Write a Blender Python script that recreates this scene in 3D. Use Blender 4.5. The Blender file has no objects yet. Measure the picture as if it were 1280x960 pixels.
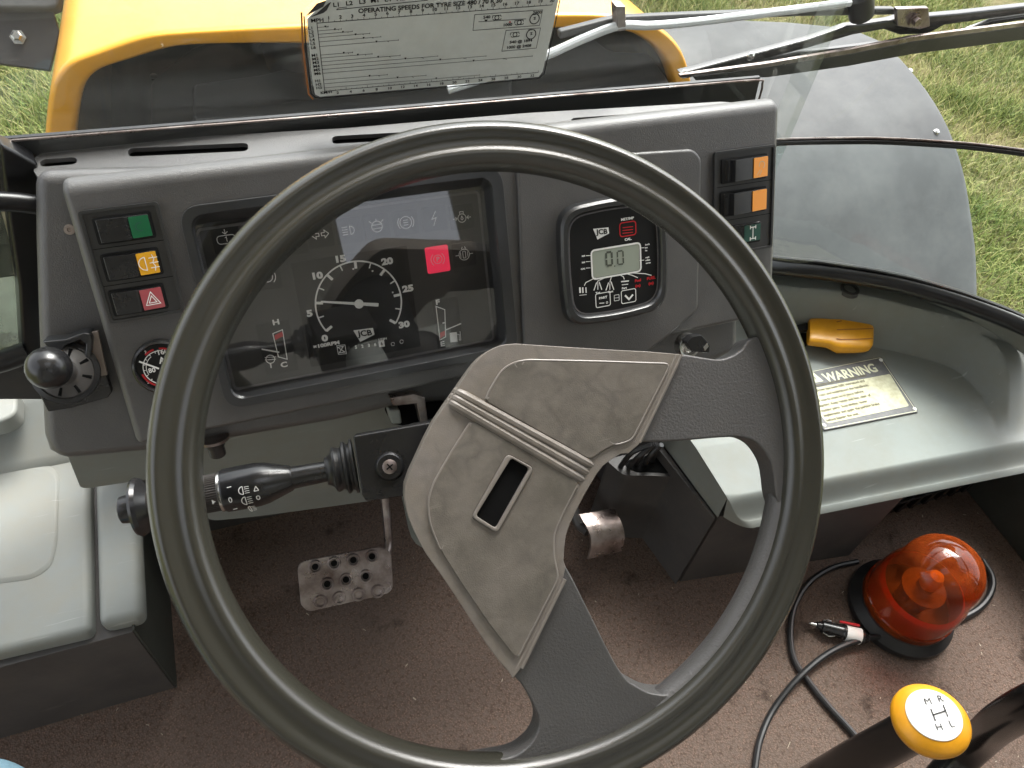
import bpy, bmesh, math, random
import numpy as np
from mathutils import Vector, Matrix
from mathutils.geometry import tessellate_polygon
random.seed(7)
rng = np.random.default_rng(7)
SC = bpy.context.scene
COL = SC.collection
R = math.radians

# ------------------------------------------------------------------ camera
# world: x to the right of the tractor, y ahead, z up; cab floor at z = 0, eye at z = 1
F = 960.0
dn = Vector((-115, 787, 960)).normalized()           # world down seen by the camera (x right, y down, z ahead)
rt = Vector((2877, -520, 960)).normalized(); rt = (rt - dn * rt.dot(dn)).normalized()
fw = rt.cross(dn)
EYE = Vector((0, 0, 1.0))
def world(v): return Vector((rt.dot(v), fw.dot(v), -dn.dot(v)))
cam_data = bpy.data.cameras.new("camera")
cam_data.sensor_fit = 'HORIZONTAL'; cam_data.sensor_width = 36; cam_data.lens = 36 * F / 1280
cam_data.clip_start = 0.01; cam_data.clip_end = 3000
cam = bpy.data.objects.new("camera", cam_data); COL.objects.link(cam)
cx, cy, cz = world(Vector((1, 0, 0))), world(Vector((0, -1, 0))), world(Vector((0, 0, -1)))
m = Matrix((cx, cy, cz)).transposed().to_4x4(); m.translation = EYE
cam.matrix_world = m
SC.camera = cam

# ------------------------------------------------------------------ light
SUN_EL, SUN_AZ = R(54), R(42)                         # sun high ahead on the right
W = bpy.data.worlds.new("World"); SC.world = W; W.use_nodes = True
nt = W.node_tree; bg = nt.nodes["Background"]
sky = nt.nodes.new("ShaderNodeTexSky"); sky.sky_type = 'NISHITA'; sky.sun_disc = False
sky.sun_elevation = SUN_EL; sky.sun_rotation = SUN_AZ; sky.air_density = 1.0; sky.dust_density = 4.0; sky.ozone_density = 1.0
mixw = nt.nodes.new("ShaderNodeMix"); mixw.data_type = 'RGBA'; mixw.inputs[0].default_value = 0.86
bwn = nt.nodes.new("ShaderNodeRGBToBW")
nt.links.new(sky.outputs[0], bwn.inputs[0]); nt.links.new(sky.outputs[0], mixw.inputs[6]); nt.links.new(bwn.outputs[0], mixw.inputs[7])
nt.links.new(mixw.outputs[2], bg.inputs[0]); bg.inputs[1].default_value = 0.15
sd = bpy.data.lights.new("sun", 'SUN'); sd.energy = 1.0; sd.angle = R(28); sd.color = (1, .96, .9)
sun = bpy.data.objects.new("sun", sd); COL.objects.link(sun)
sdir = Vector((math.sin(SUN_AZ) * math.cos(SUN_EL), math.cos(SUN_AZ) * math.cos(SUN_EL), math.sin(SUN_EL)))
sun.rotation_euler = (-sdir).to_track_quat('-Z', 'Y').to_euler(); sun.location = (0, 0, 5)
SC.view_settings.view_transform = 'Standard'; SC.view_settings.look = 'None'
SC.view_settings.gamma = 1; SC.view_settings.use_curve_mapping = False
SC.view_settings.exposure = 2.2

# ------------------------------------------------------------------ frames: planes of the place
def ray(px, py): return world(Vector(((px - 640) / F, (py - 480) / F, 1)))
class Fr:
    def __init__(s, O, N, U=None):
        s.O = Vector(O); s.N = Vector(N).normalized()
        U = Vector(U) if U is not None else Vector((1, 0, 0))
        s.U = (U - s.N * U.dot(s.N)).normalized(); s.V = s.N.cross(s.U)
    def P(s, u, v, w=0): return s.O + s.U * u + s.V * v + s.N * w
    def uv(s, px, py, w=0):
        d = ray(px, py); o = s.O + s.N * w
        q = EYE + d * (s.N.dot(o - EYE) / s.N.dot(d)) - s.O
        return (q.dot(s.U), q.dot(s.V))
    def at(s, px, py, w=0): return s.P(*s.uv(px, py, w), w)
def uvs(fr, pts, w=0): return [fr.uv(*p, w) for p in pts]
def prj(P):
    v = P - EYE; x = (rt * v.x + fw * v.y - dn * v.z)
    return (x.x / x.z * F + 640, x.y / x.z * F + 480)
a31 = R(31)
D = Fr(EYE + ray(440, 370) * .64, (0, -math.cos(a31), math.sin(a31)))          # dashboard face
e_, l_ = R(52.656), R(-9.312)
wn = Vector((math.cos(e_) * math.sin(l_), -math.cos(e_) * math.cos(l_), math.sin(e_)))
WH = Fr((0.1208, 0.2403, 1 - 0.3965), wn)                                      # steering wheel plane
GL_Y = .60
GLS = Fr((0, GL_Y, .6), (0, -1, 0))                                            # windscreen plane
def HZ(z): return Fr((0, 0, z), (0, 0, 1))                                     # level plane

# ------------------------------------------------------------------ materials
def mat(name, col, rough=.6, spec=.5, metal=0, bump=0, bscale=400, var=0, vscale=8, vcol=None, dust=0, dcol=(.35, .33, .28),
        bkind='noise', coat=0, rvar=0, edge=None, scratch=0, veins=0):
    m = bpy.data.materials.new(name); m.use_nodes = True
    nt = m.node_tree; n = nt.nodes; L = nt.links; b = n["Principled BSDF"]
    b.inputs["Roughness"].default_value = rough; b.inputs["Metallic"].default_value = metal
    b.inputs["Specular IOR Level"].default_value = spec; b.inputs["Coat Weight"].default_value = coat
    tc = n.new("ShaderNodeTexCoord")
    def noise(sc, det=4, r=.55):
        t = n.new("ShaderNodeTexNoise"); t.inputs["Scale"].default_value = sc; t.inputs["Detail"].default_value = det
        t.inputs["Roughness"].default_value = r; L.new(tc.outputs["Object"], t.inputs["Vector"]); return t.outputs[0]
    def ramp(s, a, b_):
        t = n.new("ShaderNodeMapRange"); t.inputs[1].default_value = a; t.inputs[2].default_value = b_; L.new(s, t.inputs[0]); return t.outputs[0]
    def mix(f, a, b_):
        t = n.new("ShaderNodeMix"); t.data_type = 'RGBA'
        if isinstance(f, float): t.inputs[0].default_value = f
        else: L.new(f, t.inputs[0])
        for k, s in ((6, a), (7, b_)):
            if isinstance(s, tuple): t.inputs[k].default_value = (*s, 1)
            else: L.new(s, t.inputs[k])
        return t.outputs[2]
    cur = tuple(col)
    if var:
        vc = vcol or tuple(c * (1 - var) for c in col)
        cur = mix(ramp(noise(vscale, 6, .6), .35, .68), cur, vc)
    if dust:
        t = n.new("ShaderNodeMath"); t.operation = 'MULTIPLY'; L.new(ramp(noise(vscale * 2.3, 8, .7), .42, .75), t.inputs[0]); t.inputs[1].default_value = dust
        cur = mix(t.outputs[0], cur, tuple(dcol))
    if veins:
        nd = n.new("ShaderNodeTexNoise"); nd.inputs["Scale"].default_value = 45; nd.inputs["Detail"].default_value = 5; L.new(tc.outputs["Object"], nd.inputs[0])
        vm = n.new("ShaderNodeVectorMath"); vm.operation = 'MULTIPLY_ADD'; vm.inputs[1].default_value = (.02, .02, .02); L.new(nd.outputs[1], vm.inputs[0]); L.new(tc.outputs["Object"], vm.inputs[2])
        v = n.new("ShaderNodeTexVoronoi"); v.feature = 'DISTANCE_TO_EDGE'; v.inputs["Scale"].default_value = 48; L.new(vm.outputs[0], v.inputs["Vector"])
        t = n.new("ShaderNodeMath"); t.operation = 'MULTIPLY'; L.new(ramp(v.outputs[0], .13, .01), t.inputs[0]); L.new(ramp(noise(22, 3), .42, .62), t.inputs[1])
        t2 = n.new("ShaderNodeMath"); t2.operation = 'MULTIPLY'; L.new(t.outputs[0], t2.inputs[0]); t2.inputs[1].default_value = veins
        cur = mix(t2.outputs[0], cur, tuple(c * .38 for c in col))
        v2 = n.new("ShaderNodeTexVoronoi"); v2.inputs["Scale"].default_value = 48; L.new(vm.outputs[0], v2.inputs["Vector"]); t3 = n.new("ShaderNodeMapRange"); L.new(v2.outputs["Color"], t3.inputs[0]); t3.inputs[3].default_value = 0; t3.inputs[4].default_value = .16
        cur = mix(t3.outputs[0], cur, tuple(min(1, c * 1.35) for c in col))
    if scratch:
        mp = n.new("ShaderNodeMapping"); mp.inputs["Scale"].default_value = (14, 260, 60); mp.inputs["Rotation"].default_value = (.3, .2, .9)
        L.new(tc.outputs["Object"], mp.inputs[0]); t = n.new("ShaderNodeTexNoise"); t.inputs["Scale"].default_value = 1; t.inputs["Detail"].default_value = 3
        L.new(mp.outputs[0], t.inputs[0]); t2 = n.new("ShaderNodeMath"); t2.operation = 'MULTIPLY'; t2.inputs[1].default_value = scratch
        L.new(ramp(t.outputs[0], .68, .78), t2.inputs[0]); cur = mix(t2.outputs[0], cur, tuple(min(1, c * 2.2 + .08) for c in col))
    if isinstance(cur, tuple): b.inputs["Base Color"].default_value = (*cur, 1)
    else: L.new(cur, b.inputs["Base Color"])
    if rvar:
        t = n.new("ShaderNodeMapRange"); L.new(noise(vscale * 1.7, 5), t.inputs[0]); t.inputs[1].default_value = .3; t.inputs[2].default_value = .7
        t.inputs[3].default_value = max(.02, rough - rvar); t.inputs[4].default_value = min(1, rough + rvar); L.new(t.outputs[0], b.inputs["Roughness"])
    if bump:
        if bkind == 'voronoi':
            v = n.new("ShaderNodeTexVoronoi"); v.feature = 'DISTANCE_TO_EDGE'; v.inputs["Scale"].default_value = bscale; L.new(tc.outputs["Object"], v.inputs["Vector"])
            h = ramp(v.outputs[0], 0, .25)
        else: h = noise(bscale, 3, .6)
        bp = n.new("ShaderNodeBump"); bp.inputs["Strength"].default_value = bump; bp.inputs["Distance"].default_value = .0006
        L.new(h, bp.inputs["Height"]); L.new(bp.outputs[0], b.inputs["Normal"])
    return m
def glass(name, tint=(1, 1, 1), rough=.0, trans=.92, dust=0, dcol=(.5, .5, .45), ior=1.5, dscale=30):
    m = bpy.data.materials.new(name); m.use_nodes = True; nt = m.node_tree; n = nt.nodes; L = nt.links
    for x in list(n): n.remove(x)
    out = n.new("ShaderNodeOutputMaterial"); tr = n.new("ShaderNodeBsdfTransparent"); gl = n.new("ShaderNodeBsdfGlossy"); fr = n.new("ShaderNodeFresnel")
    tr.inputs[0].default_value = (*tint, 1); gl.inputs["Roughness"].default_value = rough; 
    ge = n.new("ShaderNodeNewGeometry"); mr = n.new("ShaderNodeMapRange"); mr.inputs[3].default_value = ior; mr.inputs[4].default_value = 1 / ior
    L.new(ge.outputs["Backfacing"], mr.inputs[0]); L.new(mr.outputs[0], fr.inputs[0])
    mx = n.new("ShaderNodeMixShader"); L.new(fr.outputs[0], mx.inputs[0]); L.new(tr.outputs[0], mx.inputs[1]); L.new(gl.outputs[0], mx.inputs[2])
    last = mx.outputs[0]
    if dust:
        df = n.new("ShaderNodeBsdfDiffuse"); df.inputs[0].default_value = (*dcol, 1)
        tc = n.new("ShaderNodeTexCoord"); t = n.new("ShaderNodeTexNoise"); t.inputs["Scale"].default_value = dscale; t.inputs["Detail"].default_value = 8; t.inputs["Roughness"].default_value = .7
        L.new(tc.outputs["Object"], t.inputs[0]); r = n.new("ShaderNodeMapRange"); r.inputs[1].default_value = .4; r.inputs[2].default_value = .8; r.inputs[3].default_value = dust * .25; r.inputs[4].default_value = dust
        L.new(t.outputs[0], r.inputs[0]); m2 = n.new("ShaderNodeMixShader"); L.new(r.outputs[0], m2.inputs[0]); L.new(last, m2.inputs[1]); L.new(df.outputs[0], m2.inputs[2]); last = m2.outputs[0]
    L.new(last, out.inputs[0]); return m
def g(x): return (x, x, x)
M = dict(
    dash=mat('dash_plastic', (.082, .079, .078), .42, 1.0, bump=.55, bscale=1000, var=.25, vscale=9, dust=.22, dcol=(.16, .15, .13), rvar=.08),
    dash2=mat('dash_plastic_smooth', (.024, .025, .027), .30, .9, bump=.15, bscale=700, var=.2, dust=.12, dcol=(.14, .13, .12)),
    blackp=mat('black_plastic', (.013, .013, .014), .24, .6, bump=.06, bscale=300, dust=.12, dcol=(.1, .1, .09)),
    black=mat('black_matte', (.010, .010, .010), .7, .3),
    hollow=mat('dark_cavity', (.006, .006, .006), .9, .1),
    rubber=mat('black_rubber', (.014, .014, .015), .38, .5, bump=.1, bscale=250, dust=.1, dcol=(.12, .12, .11)),
    rim=mat('rim_rubber', (.033, .032, .025), .21, .8, bump=.22, bscale=1700),
    spoke=mat('spoke_rubber', (.085, .082, .080), .44, .7, bump=.8, bscale=620, var=.25, vscale=12),
    pad=mat('worn_pad', (.185, .166, .148), .42, .5, bump=.3, bscale=1300, var=.25, vscale=40, vcol=(.17, .148, .12), dust=.35, dcol=(.27, .245, .21), rvar=.08, veins=.25),
    padp=mat('worn_pad_panel', (.150, .134, .114), .42, .5, bump=.3, bscale=1300, var=.35, vscale=30, vcol=(.10, .09, .073), dust=.6, dcol=(.22, .195, .165), rvar=.1, scratch=.3, veins=.35),
    bead=mat('rubbed_bead', (.22, .198, .175), .35, .6, dust=.5, dcol=(.16, .14, .12)),
    grey=mat('grey_console', (.25, .27, .254), .55, .35, bump=.1, bscale=700, var=.14, vscale=6, dust=.45, dcol=(.21, .195, .15), rvar=.1, scratch=.25),
    greyl=mat('pale_console', (.235, .252, .238), .6, .35, bump=.1, bscale=700, var=.1, vscale=5, dust=.5, dcol=(.25, .225, .165), rvar=.1, scratch=.25),
    base=mat('dark_base', (.075, .072, .070), .45, .4, bump=.12, bscale=300, var=.3, vscale=9, dust=.3, dcol=(.15, .13, .115), scratch=.2),
    baseg=mat('dark_green_side', (.045, .052, .045), .45, .4, bump=.12, bscale=300, var=.3, vscale=9, dust=.2, dcol=(.1, .1, .09)),
    yellow=mat('yellow_paint', (.90, .40, .010), .32, .5, bump=.03, bscale=200, var=.06, vscale=3, coat=.3, dust=.1, dcol=(.5, .4, .2)),
    knob=mat('yellow_knob', (.80, .36, .012), .35, .5, bump=.05, bscale=300, var=.15, vscale=40, dust=.18, dcol=(.4, .16, .03)),
    groove=mat('dirty_groove', (.38, .15, .05), .7, .3),
    white=mat('white_print', (.9, .9, .87), .5, .3),
    cream=mat('cream_plate', (.66, .64, .45), .5, .35, var=.2, vscale=90, vcol=(.45, .42, .28), dust=.2, dcol=(.3, .26, .16)),
    plate=mat('grey_plate', (.13, .125, .13), .5, .4, var=.2, vscale=60, dust=.3, dcol=(.3, .28, .25)),
    cprint=mat('cream_print', (.7, .69, .5), .5, .3),
    chart=mat('chart_card', (.68, .71, .67), .45, .4, var=.1, vscale=14, dust=.25, dcol=(.42, .41, .35)),
    ink=mat('black_ink', (.02, .02, .02), .6, .3), inkb=mat('brown_ink', (.16, .14, .09), .7, .3),
    red=mat('red_print', (.55, .025, .03), .5, .3), redlamp=mat('red_lamp', (.85, .03, .09), .35, .5),
    redsw=mat('red_switch', (.42, .05, .07), .35, .5, dust=.2), amber=mat('amber_switch', (.85, .42, .02), .3, .5, dust=.1, dcol=(.5, .3, .1)),
    orange=mat('orange_switch', (.85, .30, .02), .3, .5, dust=.15, dcol=(.6, .35, .12)), green=mat('green_switch', (.008, .12, .045), .3, .5), greend=mat('green_switch_dark', (.03, .09, .07), .3, .5),
    face=mat('cluster_face', (.048, .047, .046), .55, .3, var=.2, dust=.35, dcol=(.11, .105, .095), scratch=.1), tile=mat('tile_face', (.022, .022, .022), .5, .3),
    dial=mat('dial_black', (.010, .010, .010), .55, .3),
    lcd=mat('lcd_grey', (.36, .40, .33), .3, .4), lcdseg=mat('lcd_segment', (.10, .11, .09), .5, .2),
    steel=mat('worn_steel', (.46, .41, .39), .34, .5, metal=.85, bump=.3, bscale=200, var=.5, vscale=30, vcol=(.14, .10, .09), dust=.3, dcol=(.12, .08, .06), rvar=.12),
    steelb=mat('bright_steel', (.6, .6, .58), .25, .5, metal=1, bump=.1, bscale=300),
    carpet=None,
    fender=mat('grey_mudguard', (.098, .102, .105), .72, .25, bump=.1, bscale=120, var=.12, vscale=3, dust=.25, dcol=(.30, .31, .30)),
    cowl=mat('cowl_dark', (.052, .053, .055), .45, .4, bump=.2, bscale=90, var=.3, vscale=6, dust=.4, dcol=(.10, .09, .075), scratch=.25),
    underhood=mat('hood_inside', (.16, .10, .025), .7, .3, var=.5, vscale=12, dust=.5, dcol=(.06, .05, .035)),
    tyre=mat('tyre_rubber', (.03, .03, .03), .8, .3, bump=.3, bscale=60, dust=.4, dcol=(.12, .11, .09)),
    sealm=mat('seal_black', (.008, .008, .009), .3, .5, dust=.08, dcol=(.08, .08, .08)),
    beige=mat('beige_plate', (.36, .30, .26), .6, .3, var=.2, vscale=30, dust=.2),
    hose=mat('clear_hose', (.62, .64, .66), .25, .5, dust=.2, dcol=(.4, .4, .4)),
    cloth=mat('pale_blue_cloth', (.13, .22, .27), .9, .1, bump=.5, bscale=700, var=.15, vscale=60),
    lining=mat('cab_lining', (.42, .41, .38), .9, .1),
    glass=glass('windscreen_glass', (.97, .985, .98), dust=.15, dcol=(.30, .30, .28), dscale=9),  # some real dust, raised further to paint a grey sheen of haze
    glass_g=glass('lower_glass', (.88, .94, .93), dust=.09, dcol=(.30, .34, .33), dscale=12),
    lens=glass('lens_clear', (.93, .93, .93), dust=.03, dcol=(.25, .24, .22), dscale=25, rough=.02, ior=1.75), leverb=mat('lever_black', (.006, .006, .006), .22, .5, dust=.1, dcol=(.06, .06, .06)),
    bezel=mat('display_bezel', (.03, .03, .031), .4, .5),
    amberg=glass('amber_dome', (.85, .30, .06), rough=.03, ior=1.5, dust=.50, dcol=(.55, .10, .02), dscale=40), amberd=mat('amber_lens_ring', (.30, .022, .006), .3, .5),
    dirty=glass('dirty_side_glass', (.7, .75, .68), dust=.75, dcol=(.36, .39, .33), dscale=10),
)
def carpet_mat():
    m = mat('carpet_brown', (.155, .098, .078), .97, .05)
    nt = m.node_tree; n = nt.nodes; L = nt.links; b = n["Principled BSDF"]
    tc = n.new("ShaderNodeTexCoord")
    def N(sc, det, r=.6):
        t = n.new("ShaderNodeTexNoise"); t.inputs["Scale"].default_value = sc; t.inputs["Detail"].default_value = det; t.inputs["Roughness"].default_value = r
        L.new(tc.outputs["Object"], t.inputs[0]); return t.outputs[0]
    def rmp(s, a, b_, c=0, d=1):
        t = n.new("ShaderNodeMapRange"); t.inputs[1].default_value = a; t.inputs[2].default_value = b_; t.inputs[3].default_value = c; t.inputs[4].default_value = d; L.new(s, t.inputs[0]); return t.outputs[0]
    def mix(f, a, b_):
        t = n.new("ShaderNodeMix"); t.data_type = 'RGBA'; L.new(f, t.inputs[0])
        for k, s in ((6, a), (7, b_)):
            if isinstance(s, tuple): t.inputs[k].default_value = (*s, 1)
            else: L.new(s, t.inputs[k])
        return t.outputs[2]
    vo = n.new("ShaderNodeTexVoronoi"); vo.inputs["Scale"].default_value = 430; L.new(tc.outputs["Object"], vo.inputs["Vector"])
    c = mix(rmp(vo.outputs[0], .1, .7), (.235, .163, .128), (.085, .058, .046))
    c = mix(rmp(N(160, 3), .35, .65), c, (.140, .107, .089))
    c = mix(rmp(N(3.5, 5), .45, .7, 0, .55), c, (.098, .078, .066))
    c = mix(rmp(N(14, 6, .65), .60, .69, 0, .7), c, (.030, .020, .016))
    c = mix(rmp(N(480, 2), .73, .76, 0, .5), c, (.35, .32, .27))
    L.new(c, b.inputs["Base Color"])
    ad = n.new("ShaderNodeMath"); ad.operation = 'SUBTRACT'; L.new(N(330, 4), ad.inputs[0]); L.new(vo.outputs[0], ad.inputs[1])
    bp = n.new("ShaderNodeBump"); bp.inputs["Strength"].default_value = .55; bp.inputs["Distance"].default_value = .0016
    L.new(ad.outputs[0], bp.inputs["Height"]); L.new(bp.outputs[0], b.inputs["Normal"]); return m
M['carpet'] = carpet_mat()
_b = M['redlamp'].node_tree.nodes['Principled BSDF']; _b.inputs['Emission Color'].default_value = (.9, .03, .09, 1); _b.inputs['Emission Strength'].default_value = .14   # the lamp is lit

# ------------------------------------------------------------------ objects
def thing(name, label, cat, loc=(0, 0, 0), group=None):
    o = bpy.data.objects.new(name, None); COL.objects.link(o); o.location = loc; o.empty_display_size = .05
    o['label'] = label; o['category'] = cat
    if group: o['group'] = group
    return o
def wloc(o):
    v = Vector(o.location)
    return v
def link(name, me, material, parent=None):
    o = bpy.data.objects.new(name, me)
    for k in (material if isinstance(material, (list, tuple)) else [material]): me.materials.append(k)
    COL.objects.link(o)
    if parent is not None:
        o.parent = parent
        root = parent
        while root.parent is not None: root = root.parent
        if parent is root: o.matrix_parent_inverse = Matrix.Translation(-Vector(root.location))
        # deeper parts: the parent already sits at the world origin
    return o
def fin(name, bm, material, parent=None, sharp=35, weighted=True):
    bmesh.ops.recalc_face_normals(bm, faces=bm.faces)
    me = bpy.data.meshes.new(name); bm.to_mesh(me); bm.free()
    for p in me.polygons: p.use_smooth = True
    me.set_sharp_from_angle(angle=R(sharp))
    o = link(name, me, material, parent)
    if weighted:
        w = o.modifiers.new('wn', 'WEIGHTED_NORMAL'); w.keep_sharp = True
    return o
def tag(o, label, cat, group=None, kind=None):
    if label: o['label'] = label
    if cat: o['category'] = cat
    if group: o['group'] = group
    if kind: o['kind'] = kind
    return o
def bevel(bm, w, seg=3, ang=25, edges=None, profile=.5):
    if w <= 0: return
    es = edges if edges is not None else [e for e in bm.edges if len(e.link_faces) == 2 and e.calc_face_angle(0) > R(ang)]
    bmesh.ops.bevel(bm, geom=es, offset=w, segments=seg, profile=profile, affect='EDGES', clamp_overlap=True)
def rnd(pts, rad, seg=5):
    """round the corners of a closed 2-d polygon; rad a number or one per corner"""
    out = []; n = len(pts)
    for i, p in enumerate(pts):
        r_ = rad[i] if isinstance(rad, (list, tuple)) else rad
        p = Vector(p); a = Vector(pts[i - 1]); b = Vector(pts[(i + 1) % n])
        va, vb = (a - p), (b - p); la, lb = va.length, vb.length
        if r_ <= 0 or la < 1e-9 or lb < 1e-9: out.append(tuple(p)); continue
        va /= la; vb /= lb; t = min(r_, la * .49, lb * .49)
        A, B = p + va * t, p + vb * t
        for k in range(seg + 1):
            s = k / seg; out.append(tuple(A * (1 - s) ** 2 + p * 2 * s * (1 - s) + B * s * s))
    return out
def smooth_closed(pts, it=2):
    for _ in range(it):
        q = []
        for i in range(len(pts)):
            a, b = Vector(pts[i]), Vector(pts[(i + 1) % len(pts)])
            q += [tuple(a * .75 + b * .25), tuple(a * .25 + b * .75)]
        pts = q
    return pts
def solid_bm(fr, outer, w0, w1, holes=(), bm=None):
    bm = bm or bmesh.new()
    loops = [outer] + list(holes)
    V0 = [[bm.verts.new(fr.P(u, v, w0)) for u, v in lp] for lp in loops]
    V1 = [[bm.verts.new(fr.P(u, v, w1)) for u, v in lp] for lp in loops]
    if not holes:
        bm.faces.new(V1[0]); bm.faces.new(list(reversed(V0[0])))
    else:
        tri = tessellate_polygon([[Vector((u, v, 0)) for u, v in lp] for lp in loops])
        f1 = [v for lp in V1 for v in lp]; f0 = [v for lp in V0 for v in lp]
        for t in tri:
            for ff in (f1, f0):
                try: bm.faces.new([ff[k] for k in t])
                except ValueError: pass
    for a, b in zip(V0, V1):
        n = len(a)
        for i in range(n):
            try: bm.faces.new([a[i], a[(i + 1) % n], b[(i + 1) % n], b[i]])
            except ValueError: pass
    bmesh.ops.recalc_face_normals(bm, faces=bm.faces)
    return bm
def slab(name, fr, outer, w0, w1, material, parent=None, bev=0, seg=3, holes=(), top_only=False, **k):
    bm = solid_bm(fr, outer, w0, w1, holes)
    if bev:
        hi = max(w0, w1)
        es = [e for e in bm.edges if len(e.link_faces) == 2 and e.calc_face_angle(0) > R(40)]
        if top_only: es = [e for e in es if all(abs((v.co - fr.O).dot(fr.N) - hi) < 1e-5 for v in e.verts)]
        bevel(bm, bev, seg, edges=es)
    return fin(name, bm, material, parent, **k)
def sheet_bm(fr, loops, w, bm=None):
    bm = bm or bmesh.new()
    vs = [bm.verts.new(fr.P(u, v, w)) for lp in loops for u, v in lp]
    for t in tessellate_polygon([[Vector((u, v, 0)) for u, v in lp] for lp in loops]):
        try: bm.faces.new([vs[k] for k in t])
        except ValueError: pass
    return bm
def loft(name, rings, material, parent=None, cap=True, closed=True, bm=None, sharp=35, **k):
    """rings: list of lists of 3-d points, same count"""
    own = bm is None; bm = bm or bmesh.new()
    VV = [[bm.verts.new(p) for p in rg] for rg in rings]
    n = len(VV[0])
    for a, b in zip(VV, VV[1:]):
        for i in range(n if closed else n - 1):
            bm.faces.new([a[i], a[(i + 1) % n], b[(i + 1) % n], b[i]])
    if cap and closed: bm.faces.new(VV[0][::-1]); bm.faces.new(VV[-1])
    return fin(name, bm, material, parent, sharp=sharp, **k) if own else bm
def axis_frame(A, B):
    z = (Vector(B) - Vector(A)).normalized(); x = z.orthogonal().normalized(); return x, z.cross(x), z
def lathe(name, A, B, prof, material, parent=None, seg=32, cap=True, bm=None, **k):
    """prof: (t metres along A->B, radius)"""
    x, y, z = axis_frame(A, B); A = Vector(A)
    rings = [[A + z * t + (x * math.cos(2 * math.pi * i / seg) + y * math.sin(2 * math.pi * i / seg)) * max(r, 1e-5) for i in range(seg)] for t, r in prof]
    return loft(name, rings, material, parent, cap=cap, bm=bm, **k)
def crom(pts, n=8):
    P = [Vector(p) for p in pts]; out = []
    for i in range(len(P) - 1):
        p0 = P[i - 1] if i else P[0] * 2 - P[1]; p1, p2 = P[i], P[i + 1]; p3 = P[i + 2] if i + 2 < len(P) else P[-1] * 2 - P[-2]
        for k in range(n):
            t = k / n; out.append(.5 * ((2 * p1) + (p2 - p0) * t + (2 * p0 - 5 * p1 + 4 * p2 - p3) * t * t + (3 * p1 - p0 - 3 * p2 + p3) * t ** 3))
    out.append(P[-1]); return out
def tube(name, pts, r, material, parent=None, seg=12, smooth=8, bm=None, sx=1, **k):
    P = crom(pts, smooth) if smooth else [Vector(p) for p in pts]
    rs = r if isinstance(r, (list, tuple)) else None
    rings = []; up = None
    for i, p in enumerate(P):
        t = (P[min(i + 1, len(P) - 1)] - P[max(i - 1, 0)]).normalized()
        if up is None: up = t.orthogonal().normalized()
        up = (up - t * up.dot(t)).normalized(); s = t.cross(up)
        rr = r if rs is None else rs[min(int(i / max(1, len(P) - 1) * (len(rs) - 1) + .5), len(rs) - 1)]
        rings.append([p + (up * math.cos(2 * math.pi * j / seg) + s * math.sin(2 * math.pi * j / seg) * sx) * rr for j in range(seg)])
    return loft(name, rings, material, parent, bm=bm, **k)
def box(name, c, sz, material, parent=None, bev=.002, U=(1, 0, 0), N=(0, 0, 1), seg=2, **k):
    fr = Fr(c, N, U); x, y, z = (s / 2 for s in sz)
    return slab(name, fr, [(-x, -y), (x, -y), (x, y), (-x, y)], -z, z, material, parent, bev, seg, **k)
# flat print: ribbons and letters a fraction of a millimetre proud of their plate
_off = [0]
def ribbon(bm, fr, pts, wd, w, closed=False):
    _off[0] = (_off[0] + 1) % 20; w = w + _off[0] * 1e-5
    P = [Vector(p) for p in pts]; n = len(P)
    if n < 2: return
    L_, R_ = [], []
    for i in range(n):
        a = P[i - 1] if (i or closed) else None; b = P[(i + 1) % n] if (i < n - 1 or closed) else None
        d1 = (P[i] - a).normalized() if a is not None else None; d2 = (b - P[i]).normalized() if b is not None else None
        d = ((d1 or d2) + (d2 or d1)); d = d.normalized() if d.length > 1e-6 else (d1 or d2)
        nn = Vector((-d.y, d.x)); c = max(.4, abs(nn.dot(Vector((-(d2 or d1).y, (d2 or d1).x)))))
        L_.append(P[i] + nn * wd / 2 / c); R_.append(P[i] - nn * wd / 2 / c)
    lv = [bm.verts.new(fr.P(*p, w)) for p in L_]; rv = [bm.verts.new(fr.P(*p, w)) for p in R_]
    for i in range(n if closed else n - 1):
        j = (i + 1) % n
        bm.faces.new([lv[i], rv[i], rv[j], lv[j]])
def arc(c, r, a0, a1, n=24, ry=None): return [(c[0] + r * math.cos(R(a0 + (a1 - a0) * k / n)), c[1] + (ry or r) * math.sin(R(a0 + (a1 - a0) * k / n))) for k in range(n + 1)]
def polyf(bm, fr, pts, w):
    _off[0] = (_off[0] + 1) % 20; w = w + _off[0] * 1e-5
    bm.faces.new([bm.verts.new(fr.P(*p, w)) for p in pts])
def flat(name, bm, material, parent):
    me = bpy.data.meshes.new(name); bm.to_mesh(me); bm.free(); return link(name, me, material, parent)
def text(s, fr, c, size, material, parent, w, name='lettering', rot=0, sx=1, bold=.0, align='CENTER', shear=0):
    cu = bpy.data.curves.new('t', 'FONT'); cu.body = s; cu.size = size; cu.align_x = align; cu.align_y = 'CENTER'; cu.offset = bold * size; cu.shear = shear; cu.resolution_u = 3
    t = bpy.data.objects.new('t', cu); COL.objects.link(t)
    dg = bpy.context.evaluated_depsgraph_get(); me = bpy.data.meshes.new_from_object(t.evaluated_get(dg)); me.name = name
    bpy.data.objects.remove(t); cr, sr = math.cos(rot), math.sin(rot)
    _off[0] = (_off[0] + 1) % 20
    for v in me.vertices:
        x, y = v.co.x * sx, v.co.y; v.co = fr.P(c[0] + x * cr - y * sr, c[1] + x * sr + y * cr, w + _off[0] * 1e-5)
    me.materials.clear(); me.update()
    return link(name, me, material, parent)
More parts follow.
